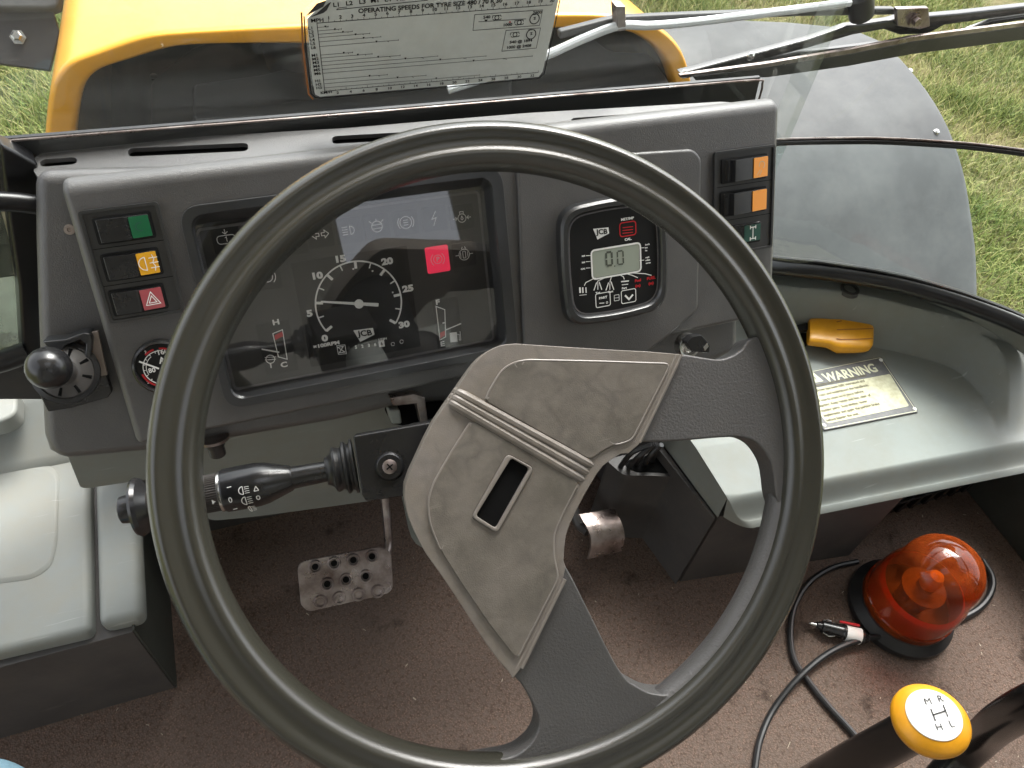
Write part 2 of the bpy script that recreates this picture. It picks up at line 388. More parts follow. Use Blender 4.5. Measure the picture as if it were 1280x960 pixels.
def rect(fr, q, w=0):
    """axis-aligned rectangle in a frame from 4 photo corners TL TR BR BL"""
    p = uvs(fr, q, w); u0 = (p[0][0] + p[3][0]) / 2; u1 = (p[1][0] + p[2][0]) / 2; v1 = (p[0][1] + p[1][1]) / 2; v0 = (p[2][1] + p[3][1]) / 2
    return u0, v0, u1, v1
def rr(u0, v0, u1, v1, r=0, seg=5): 
    p = [(u0, v0), (u1, v0), (u1, v1), (u0, v1)]
    return rnd(p, r, seg) if r else p

# ================================================================== SETTING
exec_parts = []
def struct(name, bm, m, **k):
    o = fin(name, bm, m, None, **k); o['kind'] = 'structure'; return o
GZ = -1.2
def ground_mat():
    m = mat('grassy_soil', (.075, .075, .03), .95, .1)
    nt = m.node_tree; n = nt.nodes; L = nt.links; b = n["Principled BSDF"]; tc = n.new("ShaderNodeTexCoord")
    def N(sc, det):
        t = n.new("ShaderNodeTexNoise"); t.inputs["Scale"].default_value = sc; t.inputs["Detail"].default_value = det; t.inputs["Roughness"].default_value = .65
        L.new(tc.outputs["Object"], t.inputs[0]); return t.outputs[0]
    cr = n.new("ShaderNodeValToRGB"); L.new(N(2.5, 8), cr.inputs[0])
    e = cr.color_ramp.elements; e[0].position = .35; e[0].color = (.06, .095, .02, 1); e[1].position = .68; e[1].color = (.23, .19, .10, 1)
    L.new(cr.outputs[0], b.inputs["Base Color"])
    bp = n.new("ShaderNodeBump"); bp.inputs["Distance"].default_value = .03; L.new(N(40, 6), bp.inputs["Height"]); L.new(bp.outputs[0], b.inputs["Normal"]); return m
bm = bmesh.new()
for p in ((-600, -600), (600, -600), (600, 600), (-600, 600)): bm.verts.new((*p, GZ))
bm.faces.new(bm.verts); struct('ground', bm, ground_mat())
# grass: bent blades where the photograph looks down on the field
def grass():
    def patch(n, x0, x1, y0, y1):
        return np.c_[rng.uniform(x0, x1, n), rng.uniform(y0, y1, n)]
    P = np.vstack([patch(150000, 1.1, 5.2, .2, 5.2), patch(22000, -2.6, -.35, 1.0, 3.4), patch(16000, -1.6, -.4, .2, 1.4)])
    gp = HZ(GZ).at(30, 130); P = np.vstack([P, patch(30000, gp.x - .9, gp.x + .7, gp.y - .9, gp.y + .9)])
    cl = np.sin(P[:, 0] * 3.1 + 1.7 * np.sin(P[:, 1] * 2.3)) * np.cos(P[:, 1] * 2.7 + np.sin(P[:, 0] * 4.1)) + .5 * np.sin(P[:, 0] * 9 + P[:, 1] * 7.3)
    keep = rng.uniform(-1.6, 1.2, len(P)) < cl + .5; P = P[keep]; cl = cl[keep]; n = len(P)
    h = rng.uniform(.025, .075, n) * (1 + .25 * cl); ang = rng.uniform(0, 2 * np.pi, n); lean = rng.uniform(.3, 1.4, n); wd = rng.uniform(.0012, .0026, n)
    dx, dy = np.cos(ang), np.sin(ang); sx, sy = -dy, dx
    V = np.zeros((n, 5, 3)); z0 = np.full(n, GZ)
    for k, (t, ww) in enumerate(((0, 1), (0, -1), (.55, .8), (.55, -.8), (1, 0))):
        out = h * lean * t ** 1.6; V[:, k, 0] = P[:, 0] + dx * out + sx * wd * ww; V[:, k, 1] = P[:, 1] + dy * out + sy * wd * ww; V[:, k, 2] = z0 + h * t * (1.15 - .35 * lean * t * .6)
    idx = np.arange(n)[:, None] * 5
    T = np.concatenate([idx + [0, 1, 3], idx + [0, 3, 2], idx + [2, 3, 4]], 1).reshape(-1)
    me = bpy.data.meshes.new('grass'); me.vertices.add(n * 5); me.vertices.foreach_set('co', V.reshape(-1)); nt_ = n * 3
    me.loops.add(nt_ * 3); me.loops.foreach_set('vertex_index', T); me.polygons.add(nt_); me.polygons.foreach_set('loop_start', np.arange(nt_) * 3); me.update()
    at = me.attributes.new('tone', 'FLOAT', 'POINT'); tone = np.clip(rng.normal(.50, .19, n) - .16 * cl, 0, 1); at.data.foreach_set('value', np.repeat(tone, 5).astype(np.float32))
    m = mat('grass_blades', (.1, .2, .03), .6, .25); nt = m.node_tree; a = nt.nodes.new("ShaderNodeAttribute"); a.attribute_name = 'tone'; cr = nt.nodes.new("ShaderNodeValToRGB")
    e = cr.color_ramp.elements; e[0].color = (.05, .10, .018, 1); e[1].color = (.46, .38, .21, 1); x = e.new(.45); x.color = (.19, .24, .05, 1); x = e.new(.66); x.color = (.38, .36, .13, 1)
    b = nt.nodes["Principled BSDF"]; nt.links.new(a.outputs["Fac"], cr.inputs[0]); nt.links.new(cr.outputs[0], b.inputs["Base Color"])
    o = link('grass', me, m); tag(o, 'short grass with straw coloured tufts on the field beside the tractor', 'grass', kind='stuff')
grass()
# carpeted cab floor
bm = bmesh.new(); box_fr = HZ(0)
solid_bm(box_fr, [(-.75, -.95), (1.2, -.95), (1.2, .50), (.85, .56), (.60, .62), (-.75, .62)], -.04, 0, bm=bm); struct('cab_floor', bm, M['carpet'])
# loose debris and straw bits trodden into the carpet
bm = bmesh.new()
for _ in range(170):
    x, y = random.uniform(-.35, 1.0), random.uniform(-.1, .6); a = random.uniform(0, 6.3); l = random.uniform(.0012, .006) if random.random() < .12 else random.uniform(.0008, .0025)
    w_ = random.uniform(.0003, .0008); dx, dy = math.cos(a), math.sin(a)
    vs = [bm.verts.new((x + dx * l * s + dy * w_ * t, y + dy * l * s - dx * w_ * t, .0035 + random.uniform(0, .001))) for s, t in ((-1, -1), (1, -1), (1, 1), (-1, 1))]
    bm.faces.new(vs)
o = fin('carpet_debris', bm, mat('straw_bits', (.36, .31, .24), .8, .2), weighted=False); tag(o, 'pale specks and straw bits trodden into the brown carpet', 'debris', kind='stuff')

# ================================================================== BONNET, MUDGUARDS, TYRE
HY = .85
HF = Fr((0, HY, .5), (0, -1, 0))
lip_px = [(56, 175), (58, 150), (61, 125), (66, 104), (76, 88), (92, 76), (125, 64), (165, 50), (205, 42), (300, 36), (400, 31), (520, 25), (620, 20), (700, 18), (760, 19), (805, 26), (832, 40), (850, 58), (860, 78), (866, 102)]
lip = uvs(HF, lip_px)
bon = thing('bonnet', 'yellow tractor bonnet seen through the windscreen with its rear lip over a dark cowl', 'bonnet', (.21, HY, .3))
def hoodpt(u, v, y, inset):
    c = Vector((.21, .42)); p = Vector((u, v + .5)); d = (p - c); L = d.length
    s = 1 - .06 * (y - HY) - inset / L
    q = c + d * s; q.y -= .10 * (y - HY) ** 1.3 if y > HY else 0
    return Vector((q.x, y, q.y))
lipc = [tuple(p) for p in crom([(*p, 0) for p in lip], 3)]; lipc = [(p[0], p[1]) for p in lipc]
ext = lambda L: [(L[0][0] - .006, L[0][1] - .25)] + L + [(L[-1][0] + .006, L[-1][1] - .25)]
lipe = ext(lipc)
rings = [[hoodpt(u, v, y, ins) for u, v in lipe] for y, ins in ((HY + .05, .030), (HY + .012, .030), (HY + .002, .027), (HY, .022), (HY, .006), (HY + .003, .002), (HY + .010, 0), (HY + .3, 0), (HY + .8, 0), (HY + 1.5, .02))]
loft('shell', rings, M['yellow'], bon, cap=False, closed=False, sharp=60)
rings = [[hoodpt(u, v, y, .031) for u, v in lipe] for y in (HY + .015, HY + .5, HY + 1.4)]
loft('inner_shell', rings, M['underhood'], bon, cap=False, closed=False)
cow = thing('engine_cowl', 'dark scuffed engine cowl in the gap under the yellow bonnet lip', 'cowl', (.21, .8, .3))
# cowl: sloping dark deck with a raised centre hump
def grid_obj(name, xs, ys, fz, m, parent, **k):
    bm = bmesh.new(); V = [[bm.verts.new((x, y, fz(x, y))) for x in xs] for y in ys]
    for a, b in zip(V, V[1:]):
        for i in range(len(xs) - 1): bm.faces.new([a[i], a[i + 1], b[i + 1], b[i]])
    return fin(name, bm, m, parent, **k)
def sst(a, b, x): t = max(0, min(1, (x - a) / (b - a))); return t * t * (3 - 2 * t)
def cowlz(x, y):
    z = .36 + .10 * sst(-.05, .1, x) * (1 - sst(.42, .52, x)) * sst(.78, .95, y)
    z += .05 * sst(.90, .97, y) * sst(.02, .12, x) * (1 - sst(.36, .46, x)); z += .02 * sst(.64, .72, y) - .05 * sst(-.1, -.16, x)
    return z
grid_obj('deck', [(-.19 + .74 * i / 60) for i in range(61)], [.61 + 1.0 * j / 50 for j in range(51)], cowlz, M['cowl'], cow)
plat = uvs(HZ(.475), [(187, 99), (238, 58), (262, 50), (500, 36), (720, 30), (764, 63), (812, 64), (838, 100), (838, 130), (600, 150), (187, 180)])
slab('raised_deck', HZ(0), rnd(plat, .012), .40, .475, M['cowl'], cow, .007, 3)
pl2 = uvs(HZ(.485), [(240, 104), (330, 92), (350, 86), (500, 80), (640, 74), (640, 130), (240, 150)])
slab('deck_step', HZ(0), rnd(pl2, .01), .46, .485, M['cowl'], cow, .006, 3)
for px, py in ((193, 98), (330, 92), (800, 66)):
    P = Vector(HZ(.42).at(px, py)); lathe('bolt', P, P + Vector((0, 0, .01)), [(0, .005), (.004, .005), (.006, .003), (.006, 0)], M['steel'], cow, seg=10)
box('bulkhead', (.16, .625, .3), (.70, .01, .28), M['cowl'], cow)
bm = bmesh.new(); solid_bm(Fr((.18, .608, .21), (0, -1, 0)), [(-.385, -.208), (.385, -.208), (.385, .21), (-.385, .21)], -.005, .005, bm=bm); struct('front_wall', bm, M['base'])

# right mudguard: arched sheet over the front wheel
mg = thing('mudguard', 'large smooth grey front mudguard beyond the right corner glass', 'mudguard', (1.0, .8, .1))
arcp = [(.40, -.12), (.47, .02), (.55, .10), (.62, .165), (.70, .235), (.78, .30), (.87, .345), (.98, .37), (1.10, .375), (1.25, .35), (1.4, .30), (1.6, .16)]
def edgex(y): return 1.165 - .02 * sst(.7, .55, y) - .55 * sst(1.03, 1.36, y) ** 1.6
def ring_at(t_, off):
    out = []
    for i, (y, z) in enumerate(crom([(0, y, z) for y, z in arcp], 4)[0:0] or [(p.y, p.z) for p in crom([(0, y, z) for y, z in arcp], 4)]):
        x1 = edgex(y); x0 = .50
        if t_ <= 1: out.append(Vector((x0 + (x1 - x0) * t_, y, z - off - .02 * (1 - t_))))
    return out
rings = [ring_at(t, 0) for t in (0, .25, .5, .75, .93, .975, .99, 1)]
for i, dz in ((5, .002), (6, .006), (7, .014)): rings[i] = [p - Vector((0, 0, dz)) for p in rings[i]]
rings.append([p - Vector((.002, 0, .03)) for p in rings[7]]); rings.append([p - Vector((.008, 0, .03)) for p in rings[7]]); rings.append([p - Vector((.03, 0, .004)) for p in rings[7]]); rings.append([p - Vector((0, 0, .012)) for p in rings[0]])
loft('shell', rings, M['fender'], mg, cap=False, closed=False, sharp=40)
for px, py, z in ((1137, 89, .36), (1170, 165, .33)):
    fr_ = HZ(z); P = fr_.at(px, py); lathe('rivet_or_glint', P - Vector((0, 0, .004)), P + Vector((0, 0, .01)), [(0, .0055), (.006, .0055), (.008, .003), (.008, 0)], M['steelb'], mg, seg=12)  # bright studs shaped as two spots of glare; no real rivets here
# right front tyre under it
def tyre(name, label, c, Rr, wd):
    t = thing(name, label, 'tyre', c); c = Vector(c); prof = []
    for k in range(13):
        a = math.pi * k / 12; prof.append((-math.cos(a) * wd / 2, Rr - .10 + .10 * math.sin(a) ** .6))
    lathe('carcass', c - Vector((wd / 2, 0, 0)), c + Vector((wd / 2, 0, 0)), [(p[0] + wd / 2, p[1]) for p in prof], M['tyre'], t, seg=48)
    bm = bmesh.new()
    for k in range(22):
        for s in (-1, 1):
            a = 2 * math.pi * (k + (.5 if s > 0 else 0)) / 22; er = Vector((0, math.cos(a), math.sin(a))); et = Vector((0, -math.sin(a), math.cos(a)))
            A = c + er * (Rr - .012) + Vector((s * .01, 0, 0)); B = c + er * (Rr - .035) + Vector((s * wd * .47, 0, 0)) - et * .09
            d = (B - A).normalized(); nrm = er
            fr = Fr((A + B) / 2, nrm, d); l = (B - A).length / 2
            solid_bm(fr, [(-l, -.018), (l, -.024), (l, .024), (-l, .018)], -.03, .03, bm=bm)
    o = fin('tread_lugs', bm, M['tyre'], t, weighted=False); o['kind'] = 'stuff'
tyre('front_tyre', 'black tractor tyre standing on the grass under the large right mudguard', (.78, 1.2, -.45), .72, .34)
tp_ = HZ(.0).at(16, 158)
tyre('front_tyre', 'black lugged tyre at the left picture edge just above the windscreen base', (tp_.x - .60, tp_.y + .25, -.54), .66, .34)
lm = thing('mudguard', 'dark bolted mudguard plate with pale upper edge left of the bonnet', 'mudguard', (-.5, 1.2, .1))
LMF = Fr((0, 1.25, 0), (0, -.75, .66))
slab('plate', LMF, uvs(LMF, [(-60, 10), (66, 13), (74, 40), (62, 88), (0, 80), (-60, 72)]), -.012, 0, M['cowl'], lm, .002)
slab('top_edge', LMF, uvs(LMF, [(-60, -60), (80, -60), (72, 8), (60, 11), (-60, 10)], .02), -.02, .02, M['fender'], lm, .006)
P = LMF.at(23, 47); lathe('bolt', P, P + LMF.N * .02, [(0, .013), (.003, .013), (.003, .009), (.012, .009), (.014, .006), (.014, 0)], M['steelb'], lm, seg=6)

# ================================================================== GLASS, SEALS, WIPER
ws = thing('windscreen', 'windscreen glass with a black band along its lower edge above the dashboard', 'windscreen', (.2, GL_Y, .6))
def line_px(f, a, b): return lambda x: a[1] + (b[1] - a[1]) * (x - a[0]) / (b[0] - a[0])
base_l = [(-120, 188), (0, 176), (240, 157), (480, 138), (700, 119), (860, 106), (952, 98)]
bandp = uvs(GLS, base_l) + uvs(GLS, [(936, 165)]) + [(.40, -.10), (-.30, -.10)]
slab('black_band', GLS, bandp, -.006, -.0025, M['sealm'], ws)
edge = [GLS.at(x, y, .0015) for x, y in [(-120, 189), (0, 177), (240, 158), (480, 139), (700, 120), (860, 107), (945, 100), (953, 104), (950, 120), (938, 160)]]
tube('edge_strip', edge, .0011, M['steel'], ws, seg=8, smooth=2)
gw = [(-.30, -.06), (.5848, -.08), (.5848, .35), (-.30, .35)]
slab('pane', GLS, gw, 0, .0008, M['glass'], ws)
# curved corner glass and its rails
corner = []
def curve_pts(pxs, plan):     # a level bend in plan view; each point unprojected on the vertical plane of that bend
    out = []
    for (px, py), (a, b) in zip(pxs, plan):
        pass
    return out
def oncyl(px, py):            # vertical cylinder sheet bending back towards the door: centre (.58,.30), radius .30
    d = ray(px, py); 
    if EYE.x + d.x / d.y * GL_Y <= .585: t = GL_Y / d.y; return EYE + d * t
    c = Vector((.585, .25)); r_ = GL_Y - .25; e = Vector((EYE.x, EYE.y)) - c; dd = Vector((d.x, d.y))
    A = dd.dot(dd); B = 2 * e.dot(dd); C_ = e.dot(e) - r_ * r_; t = (-B + math.sqrt(max(0, B * B - 4 * A * C_))) / (2 * A); return EYE + d * t
up_line = [(955, 180), (985, 178), (1040, 177), (1100, 177), (1160, 180), (1215, 184), (1280, 192), (1340, 201), (1400, 212)]
lo_line = [(940, 329), (975, 334), (1020, 338), (1070, 345), (1120, 354), (1170, 367), (1220, 383), (1280, 407), (1340, 440)]
cg = thing('corner_window', 'curved corner glass right of the dashboard with a thin dark seam and thick black seal', 'window', (.8, .5, .4))
DOOR = lambda z: [Vector((.934, y, z)) for y in (.15, -.1, -.35)]
tube('upper_rail', [oncyl(x, y) for x, y in up_line] + DOOR(oncyl(*up_line[-1]).z), .0034, M['sealm'], cg, seg=8, smooth=4)
tube('upper_rail_edge', [oncyl(x, y - 4.5) for x, y in up_line], .0013, M['steel'], cg, seg=6, smooth=4)
tube('lower_seal', [oncyl(x, y) for x, y in lo_line] + DOOR(oncyl(*lo_line[-1]).z), .0125, M['sealm'], cg, seg=14, smooth=4)
tube('seal_lip', [oncyl(x, y - 11) for x, y in lo_line], .003, M['sealm'], cg, seg=8, smooth=4)
U_, L_2 = [oncyl(x, y) for x, y in [(955, 180), (1020, 177.5), (1080, 177), (1140, 179), (1200, 183), (1260, 189), (1330, 199)]], [oncyl(x, y) for x, y in [(940, 329), (1020, 338), (1080, 346), (1140, 359), (1200, 376), (1260, 399), (1330, 434)]]
U_.insert(0, Vector((.5852, GL_Y, U_[0].z))); L_2.insert(0, Vector((.5852, GL_Y, L_2[0].z)))
U_ += DOOR(U_[-1].z); L_2 += DOOR(L_2[-1].z)
loft('lower_pane', [U_, L_2], M['glass_g'], cg, cap=False, closed=False, sharp=80)
top_ = [Vector((p.x, p.y, .95)) for p in U_]
loft('upper_pane', [top_, U_], M['glass'], cg, cap=False, closed=False, sharp=80)

WO = Fr((0, GL_Y + .035, .6), (0, -1, 0)); WB = Fr((0, GL_Y + .02, .6), (0, -1, 0))
wp = thing('wiper', 'black windscreen wiper with bolted bracket and thin washer hose across the top right', 'wiper', tuple(WB.at(1130, 30)))
def bar(name, fr, pts_top, pts_bot, d, m, parent, bev=.001):
    return slab(name, fr, uvs(fr, pts_top + pts_bot[::-1]), -d, 0, m, parent, bev)
bar('blade_rubber', WB, [(868, 96), (960, 84), (1060, 68), (1140, 52), (1280, 33), (1330, 26)], [(870, 101), (960, 97), (1060, 83), (1140, 68), (1280, 50), (1330, 45)], .008, M['rubber'], wp)
bar('blade_spine', WB, [(850, 94), (960, 79), (1060, 62), (1140, 46), (1280, 28), (1330, 22)], [(850, 97), (960, 84), (1060, 68), (1140, 52), (1280, 33), (1330, 27)], .004, M['steel'], wp, .0004)
bar('yoke', WO, [(850, 92), (930, 71), (1010, 50), (1060, 33), (1112, 26), (1125, 22), (1165, 20), (1200, 17), (1280, 8), (1340, 3)], [(858, 99), (935, 80), (1012, 60), (1066, 44), (1105, 37), (1125, 44), (1160, 43), (1180, 32), (1280, 18), (1340, 14)], .010, M['blackp'], wp, .002)
bar('lower_yoke', WO, [(905, 88), (1000, 66), (1090, 55), (1130, 52)], [(905, 92), (1000, 72), (1090, 62), (1130, 60)], .006, M['blackp'], wp, .001)
bar('lower_yoke', WO, [(1210, 37), (1240, 26), (1280, 20), (1340, 16)], [(1212, 41), (1240, 31), (1280, 25), (1340, 22)], .006, M['blackp'], wp, .001)
bar('arm', WO, [(700, 40), (770, 22), (860, 18), (1000, 13), (1060, 11), (1120, 11)], [(700, 50), (770, 34), (860, 27), (1000, 21), (1060, 20), (1120, 19)], .008, M['cowl'], wp, .002)
slab('bracket', WO, uvs(WO, [(1121, 11), (1161, 10), (1163, 33), (1150, 37), (1122, 33)], .006), 0, .006, M['steel'], wp, .001)
P = WO.at(1142, 24, .006); lathe('bolt', P, P + WO.N * .01, [(0, .007), (.003, .007), (.003, .0045), (.008, .0045), (.008, 0)], M['steel'], wp, seg=6)
for x, y in ((855, 92), (938, 70)):
    P = WO.at(x, y); lathe('rivet_or_glint', P, P + WO.N * .01, [(0, .0045), (.002, .0045), (.004, .002), (.004, 0)], M['steelb'], wp, seg=12)
lathe('nozzle_cap', WO.at(1077, 22), WO.at(1073, -20), [(0, .008), (.003, .0125), (.014, .0135), (.030, .0135), (.034, .010)], M['rubber'], wp, seg=20)
hs = [WO.at(x, y, .008) for x, y in ((560, 112), (640, 86), (690, 66), (735, 46), (775, 32), (815, 32), (880, 26), (960, 16), (1040, 6), (1062, 3))]
tube('washer_hose', hs, .0042, M['hose'], wp, seg=10, smooth=5)
slab('hose_clip', WO, uvs(WO, [(770, 8), (782, 8), (783, 38), (772, 40)], .012), 0, .012, M['steel'], wp, .001)

# --- speed chart card hung inside the glass
CW = .008
ch = thing('speed_chart', 'worn white card of operating speeds with torn corner stuck to the windscreen', 'chart', tuple(GLS.at(530, 60, CW)))
cpx = [(384, 24), (392, 16), (400, 8), (413, -4), (420, -60), (712, -80), (698, 0), (690, 40), (678, 90), (673, 96), (560, 107), (400, 121), (394, 118), (391, 100)]
slab('card', GLS, uvs(GLS, cpx, CW), CW - .0012, CW, M['chart'], ch)
bm = bmesh.new(); e0 = [(380, 20), (382, 60), (389, 117), (394, 122), (400, 122.5), (560, 108.5), (674, 97.5), (680, 92), (692, 40), (700, -2)]
ribbon(bm, GLS, uvs(GLS, e0, CW), .0010, CW + .0002); flat('card_border', bm, M['ink'], ch)
bm = bmesh.new(); ribbon(bm, GLS, uvs(GLS, [(377, 16), (379, 60), (386, 118), (392, 125)], CW), .0014, CW - .0008); flat('rust_edge', bm, M['groove'], ch)
bm = bmesh.new(); 
for k, pts in enumerate(([(382, 20), (396, 4), (408, 0), (404, 8)], [(396, 16), (410, 4), (414, 2), (408, 13)], [(386, 22), (400, 14), (409, 12), (404, 16)])): polyf(bm, GLS, uvs(GLS, pts, CW), CW + .0004)
flat('torn_corner', bm, M['cowl'], ch)
def zc(x, y): return (370 + x / 3.765, y / 3.765)
def zu(x, y): return GLS.uv(*zc(x, y), CW)
bm = bmesh.new(); TW = CW + .0003
def ln(pts, wd=.00035): ribbon(bm, GLS, [zu(*p) for p in pts], wd, TW)
ln([(98, 108), (1205, 22)], .0005); ln([(98, 108), (135, 428)], .0005); ln([(135, 428), (1140, 340)], .0005); ln([(190, 45), (345, 28), (620, 0)], .0005); ln([(190, 45), (200, 36), (240, 32)], .0004)
for k in range(41):
    t = k / 40; x, y = 98 + t * 1107, 108 - t * 86; ln([(x, y), (x - 1, y - (12 if k % 2 == 0 else 7))], .0003)
    x, y = 135 + t * 1005, 428 - t * 88; ln([(x, y), (x, y - (10 if k % 4 == 0 else 5))], .0003)
rows = [(128, 50, .06), (144, 110, .11), (160, 160, .16), (176, 240, .2), (196, 290, .27), (218, 370, .3), (258, 150, .16), (272, 240, .22), (290, 370, .33), (308, 545, .48), (326, 770, .66), (344, 985, .82), (375, 300, .3), (393, 480, .46), (412, 730, .66)]
tris = []
for i, (y, L_, t) in enumerate(rows):
    x0 = 99 + (y - 108) * .115; sl = -.082; ln([(x0, y), (x0 + L_, y + sl * L_)], .0003); ln([(x0 + L_, y + sl * L_ - 4), (x0 + L_, y + sl * L_ + 3)], .0003)
    tris.append((x0 + L_ * .72, y + sl * L_ * .72)); ln([(x0 + L_ * .86, y + sl * L_ * .86 + 1), (x0 + L_ * .88, y + sl * L_ * .88 + 5)], .0003)
for pts in ([(840, 68), (1160, 45), (1145, 118), (832, 142)], [(987, 142), (1150, 130), (1130, 225), (968, 240)]): ln(pts + pts[:1], .0004)
ln([(858, 102), (1082, 88)], .0004)
for c in ((945, 82), (1050, 105), (1030, 162)):
    o = zu(*c); ribbon(bm, GLS, arc(o, .0018, 0, 360, 10), .0006, TW); ln([(c[0] - 22, c[1] + 4), (c[0] - 20, c[1] - 8), (c[0] + 18, c[1] - 12), (c[0] + 20, c[1] - 4)], .0005); ln([(c[0] - 20, c[1] + 8), (c[0] - 14, c[1] + 12), (c[0] + 18, c[1] + 8), (c[0] + 20, c[1] + 2)], .0005)
for c in ((1122, 88), (1106, 160)):
    o = zu(*c); ribbon(bm, GLS, arc(o, .0042, 100, 430, 16), .0008, TW); ln([(c[0] - 5, c[1] - 6), (c[0] + 4, c[1] - 8), (c[0] - 2, c[1] + 2), (c[0] + 6, c[1])], .0006); ln([(c[0] - 12, c[1] - 20), (c[0] + 8, c[1] - 22)], .0008)
for x, y in tris: polyf(bm, GLS, [zu(x - 5, y - 5), zu(x + 5, y - 6), zu(x, y + 4)], TW)
polyf(bm, GLS, [zu(885, 92), zu(902, 91), zu(894, 102)], TW)
flat('chart_lines', bm, M['ink'], ch)
bm = bmesh.new(); polyf(bm, GLS, [zu(1000, 106), zu(1012, 105), zu(1006, 97)], TW); flat('red_marker', bm, M['red'], ch)
p_, q_ = zu(200, 100), zu(1100, 30); crot = math.atan2(q_[1] - p_[1], q_[0] - p_[0])
def ct(s, x, y, z, sx=1.25, **k): text(s, GLS, zu(x, y), z * .78, M['ink'], ch, TW, rot=crot, sx=sx, bold=.025, name='chart_lettering', **k)
ct('OPERATING SPEEDS FOR TYRE SIZE 480 / 70 R 30', 640, 26, .0062, 1.12)
ct('MPH', 100, 95, .0050)
for k in range(1, 21): ct(str(k), 98 + k * 55.3, 108 - k * 4.3 - 20, .0044)
for k in range(1, 17): ct(str(k * 2), 135 + k * 61, 428 - k * 5.35 + 13, .0040)
for s, x, y in (('L1', 190, 22), ('L2', 250, 15), ('L3', 312, 8), ('M1', 372, 2), ('L4', 432, -3), ('M2', 492, -8), ('L5', 550, -14)): ct(s, x, y, .0056)
for i, s in enumerate(('L1', 'L2', 'L3', 'L4', 'L5', 'L6')): ct(s, 68 + i * 2.6, 132 + i * 18.3, .0042)
for i, s in enumerate(('M1', 'M2', 'M3', 'M4', 'M5', 'M6')): ct(s, 88 + i * 2.6, 260 + i * 17.2, .0042)
for i, s in enumerate(('H1', 'H2', 'H3')): ct(s, 103 + i * 2.6, 380 + i * 16.5, .0040)
ct('KM/H', 142, 434, .0040)
for s, x, y in (('540', 897, 80), ('1000', 995, 116), ('2600', 1135, 58), ('540 @ 1894', 1058, 194), ('1000 @ 2408', 1048, 218)): ct(s, x, y, .0042)

# ================================================================== DASHBOARD
db = thing('dashboard', 'dark textured tractor dashboard with gauge cluster, switches and vents behind the steering wheel', 'dashboard', (.18, .5, .4))
def cut(o, fr, outer, w0, w1):       # cut a recess into a finished part
    bm = solid_bm(fr, outer, w0, w1); me = bpy.data.meshes.new('c'); bm.to_mesh(me); bm.free(); c = bpy.data.objects.new('c', me); COL.objects.link(c)
    md = o.modifiers.new('b', 'BOOLEAN'); md.operation = 'DIFFERENCE'; md.object = c; md.solver = 'EXACT'
    w = o.modifiers.get('wn'); 
    if w: o.modifiers.remove(w)
    dg = bpy.context.evaluated_depsgraph_get(); nm = bpy.data.meshes.new_from_object(o.evaluated_get(dg)); o.modifiers.clear(); o.data = nm
    bpy.data.objects.remove(c); nm.set_sharp_from_angle(angle=R(40)); w = o.modifiers.new('wn', 'WEIGHTED_NORMAL'); w.keep_sharp = True
def zx(x0, x1, prof, name, m, parent, bev, seg=4):      # a y-z outline drawn out along x
    fr = Fr(((x0 + x1) / 2, 0, 0), (1, 0, 0), (0, 1, 0)); h = (x1 - x0) / 2
    bm = solid_bm(fr, prof, -h, h); bevel(bm, bev, seg, 20); return fin(name, bm, m, parent, sharp=40)
vb, vt = D.uv(165, 560)[1], D.uv(88, 235)[1]
fb, ft = D.P(0, vb), D.P(0, vt)
tb = Fr((0, GL_Y - .012, .6), (0, -1, 0)).at(430, 164)                     # back edge of the top
xl, xr = -.124, .484
zx(xl, xr, [(fb.y + .004, fb.z - .004), (fb.y, fb.z), (ft.y, ft.z), (ft.y + .012, ft.z + .001), (tb.y - .030, tb.z + .004), (tb.y - .03, fb.z - .03), (fb.y + .06, fb.z - .02)][1:], 'binnacle', M['dash'], db, .013, 5)
BIN = bpy.data.objects['binnacle']
cut(BIN, D, rr(*rect(D, [(232, 264), (616, 226), (634, 436), (292, 498)], .0), .012, 6), -.022, .03)
# lower tray, its face 30 mm behind the binnacle
BW = -.030
o_px = [(41, 214), (42, 300), (46, 420), (53, 545), (60, 566), (78, 578), (190, 566), (300, 549), (420, 528), (505, 508), (640, 500), (860, 470), (925, 440), (925, 300), (915, 190)]
slab('tray', D, uvs(D, o_px, BW), BW - .06, BW, M['dash'], db, .010, 4)
# vent strip on top
TP = HZ(tb.z); tz = tb.z
strip = uvs(TP, [(44, 196), (60, 187), (240, 171), (430, 160), (660, 141), (800, 133), (900, 127), (918, 128), (936, 152), (700, 182), (430, 208), (200, 226), (60, 240), (42, 214)])
def slot(x0, y0, x1, y1, hw=5.2):
    p = uvs(TP, [(x0, y0 - hw), (x1, y1 - hw), (x1, y1 + hw), (x0, y0 + hw)]); return rnd(p, .0048, 5)
slots = [slot(160, 190.5, 310, 183.5), slot(415, 175, 520, 169, 4.8), slot(714, 152, 838, 143.5, 4.5), slot(888, 135.5, 926, 132.5, 4.2), slot(50, 204, 96, 200.5, 4.5)]
slab('vent_strip', TP, strip, -.004, 0, M['dash'], db, .0012, 2, holes=slots)
slab('vent_duct', TP, [(u * .98 + .003, v) for u, v in uvs(TP, [(50, 200), (240, 178), (660, 148), (915, 131), (925, 143), (700, 172), (430, 195), (60, 222)])], -.03, -.006, M['hollow'], db)
# raised right-hand panel
slab('display_panel', D, rnd(uvs(D, [(646, 200), (868, 186), (878, 198), (873, 388), (832, 424), (790, 455), (655, 462)], .004), .006), -.004, .004, M['dash'], db, .003, 3)

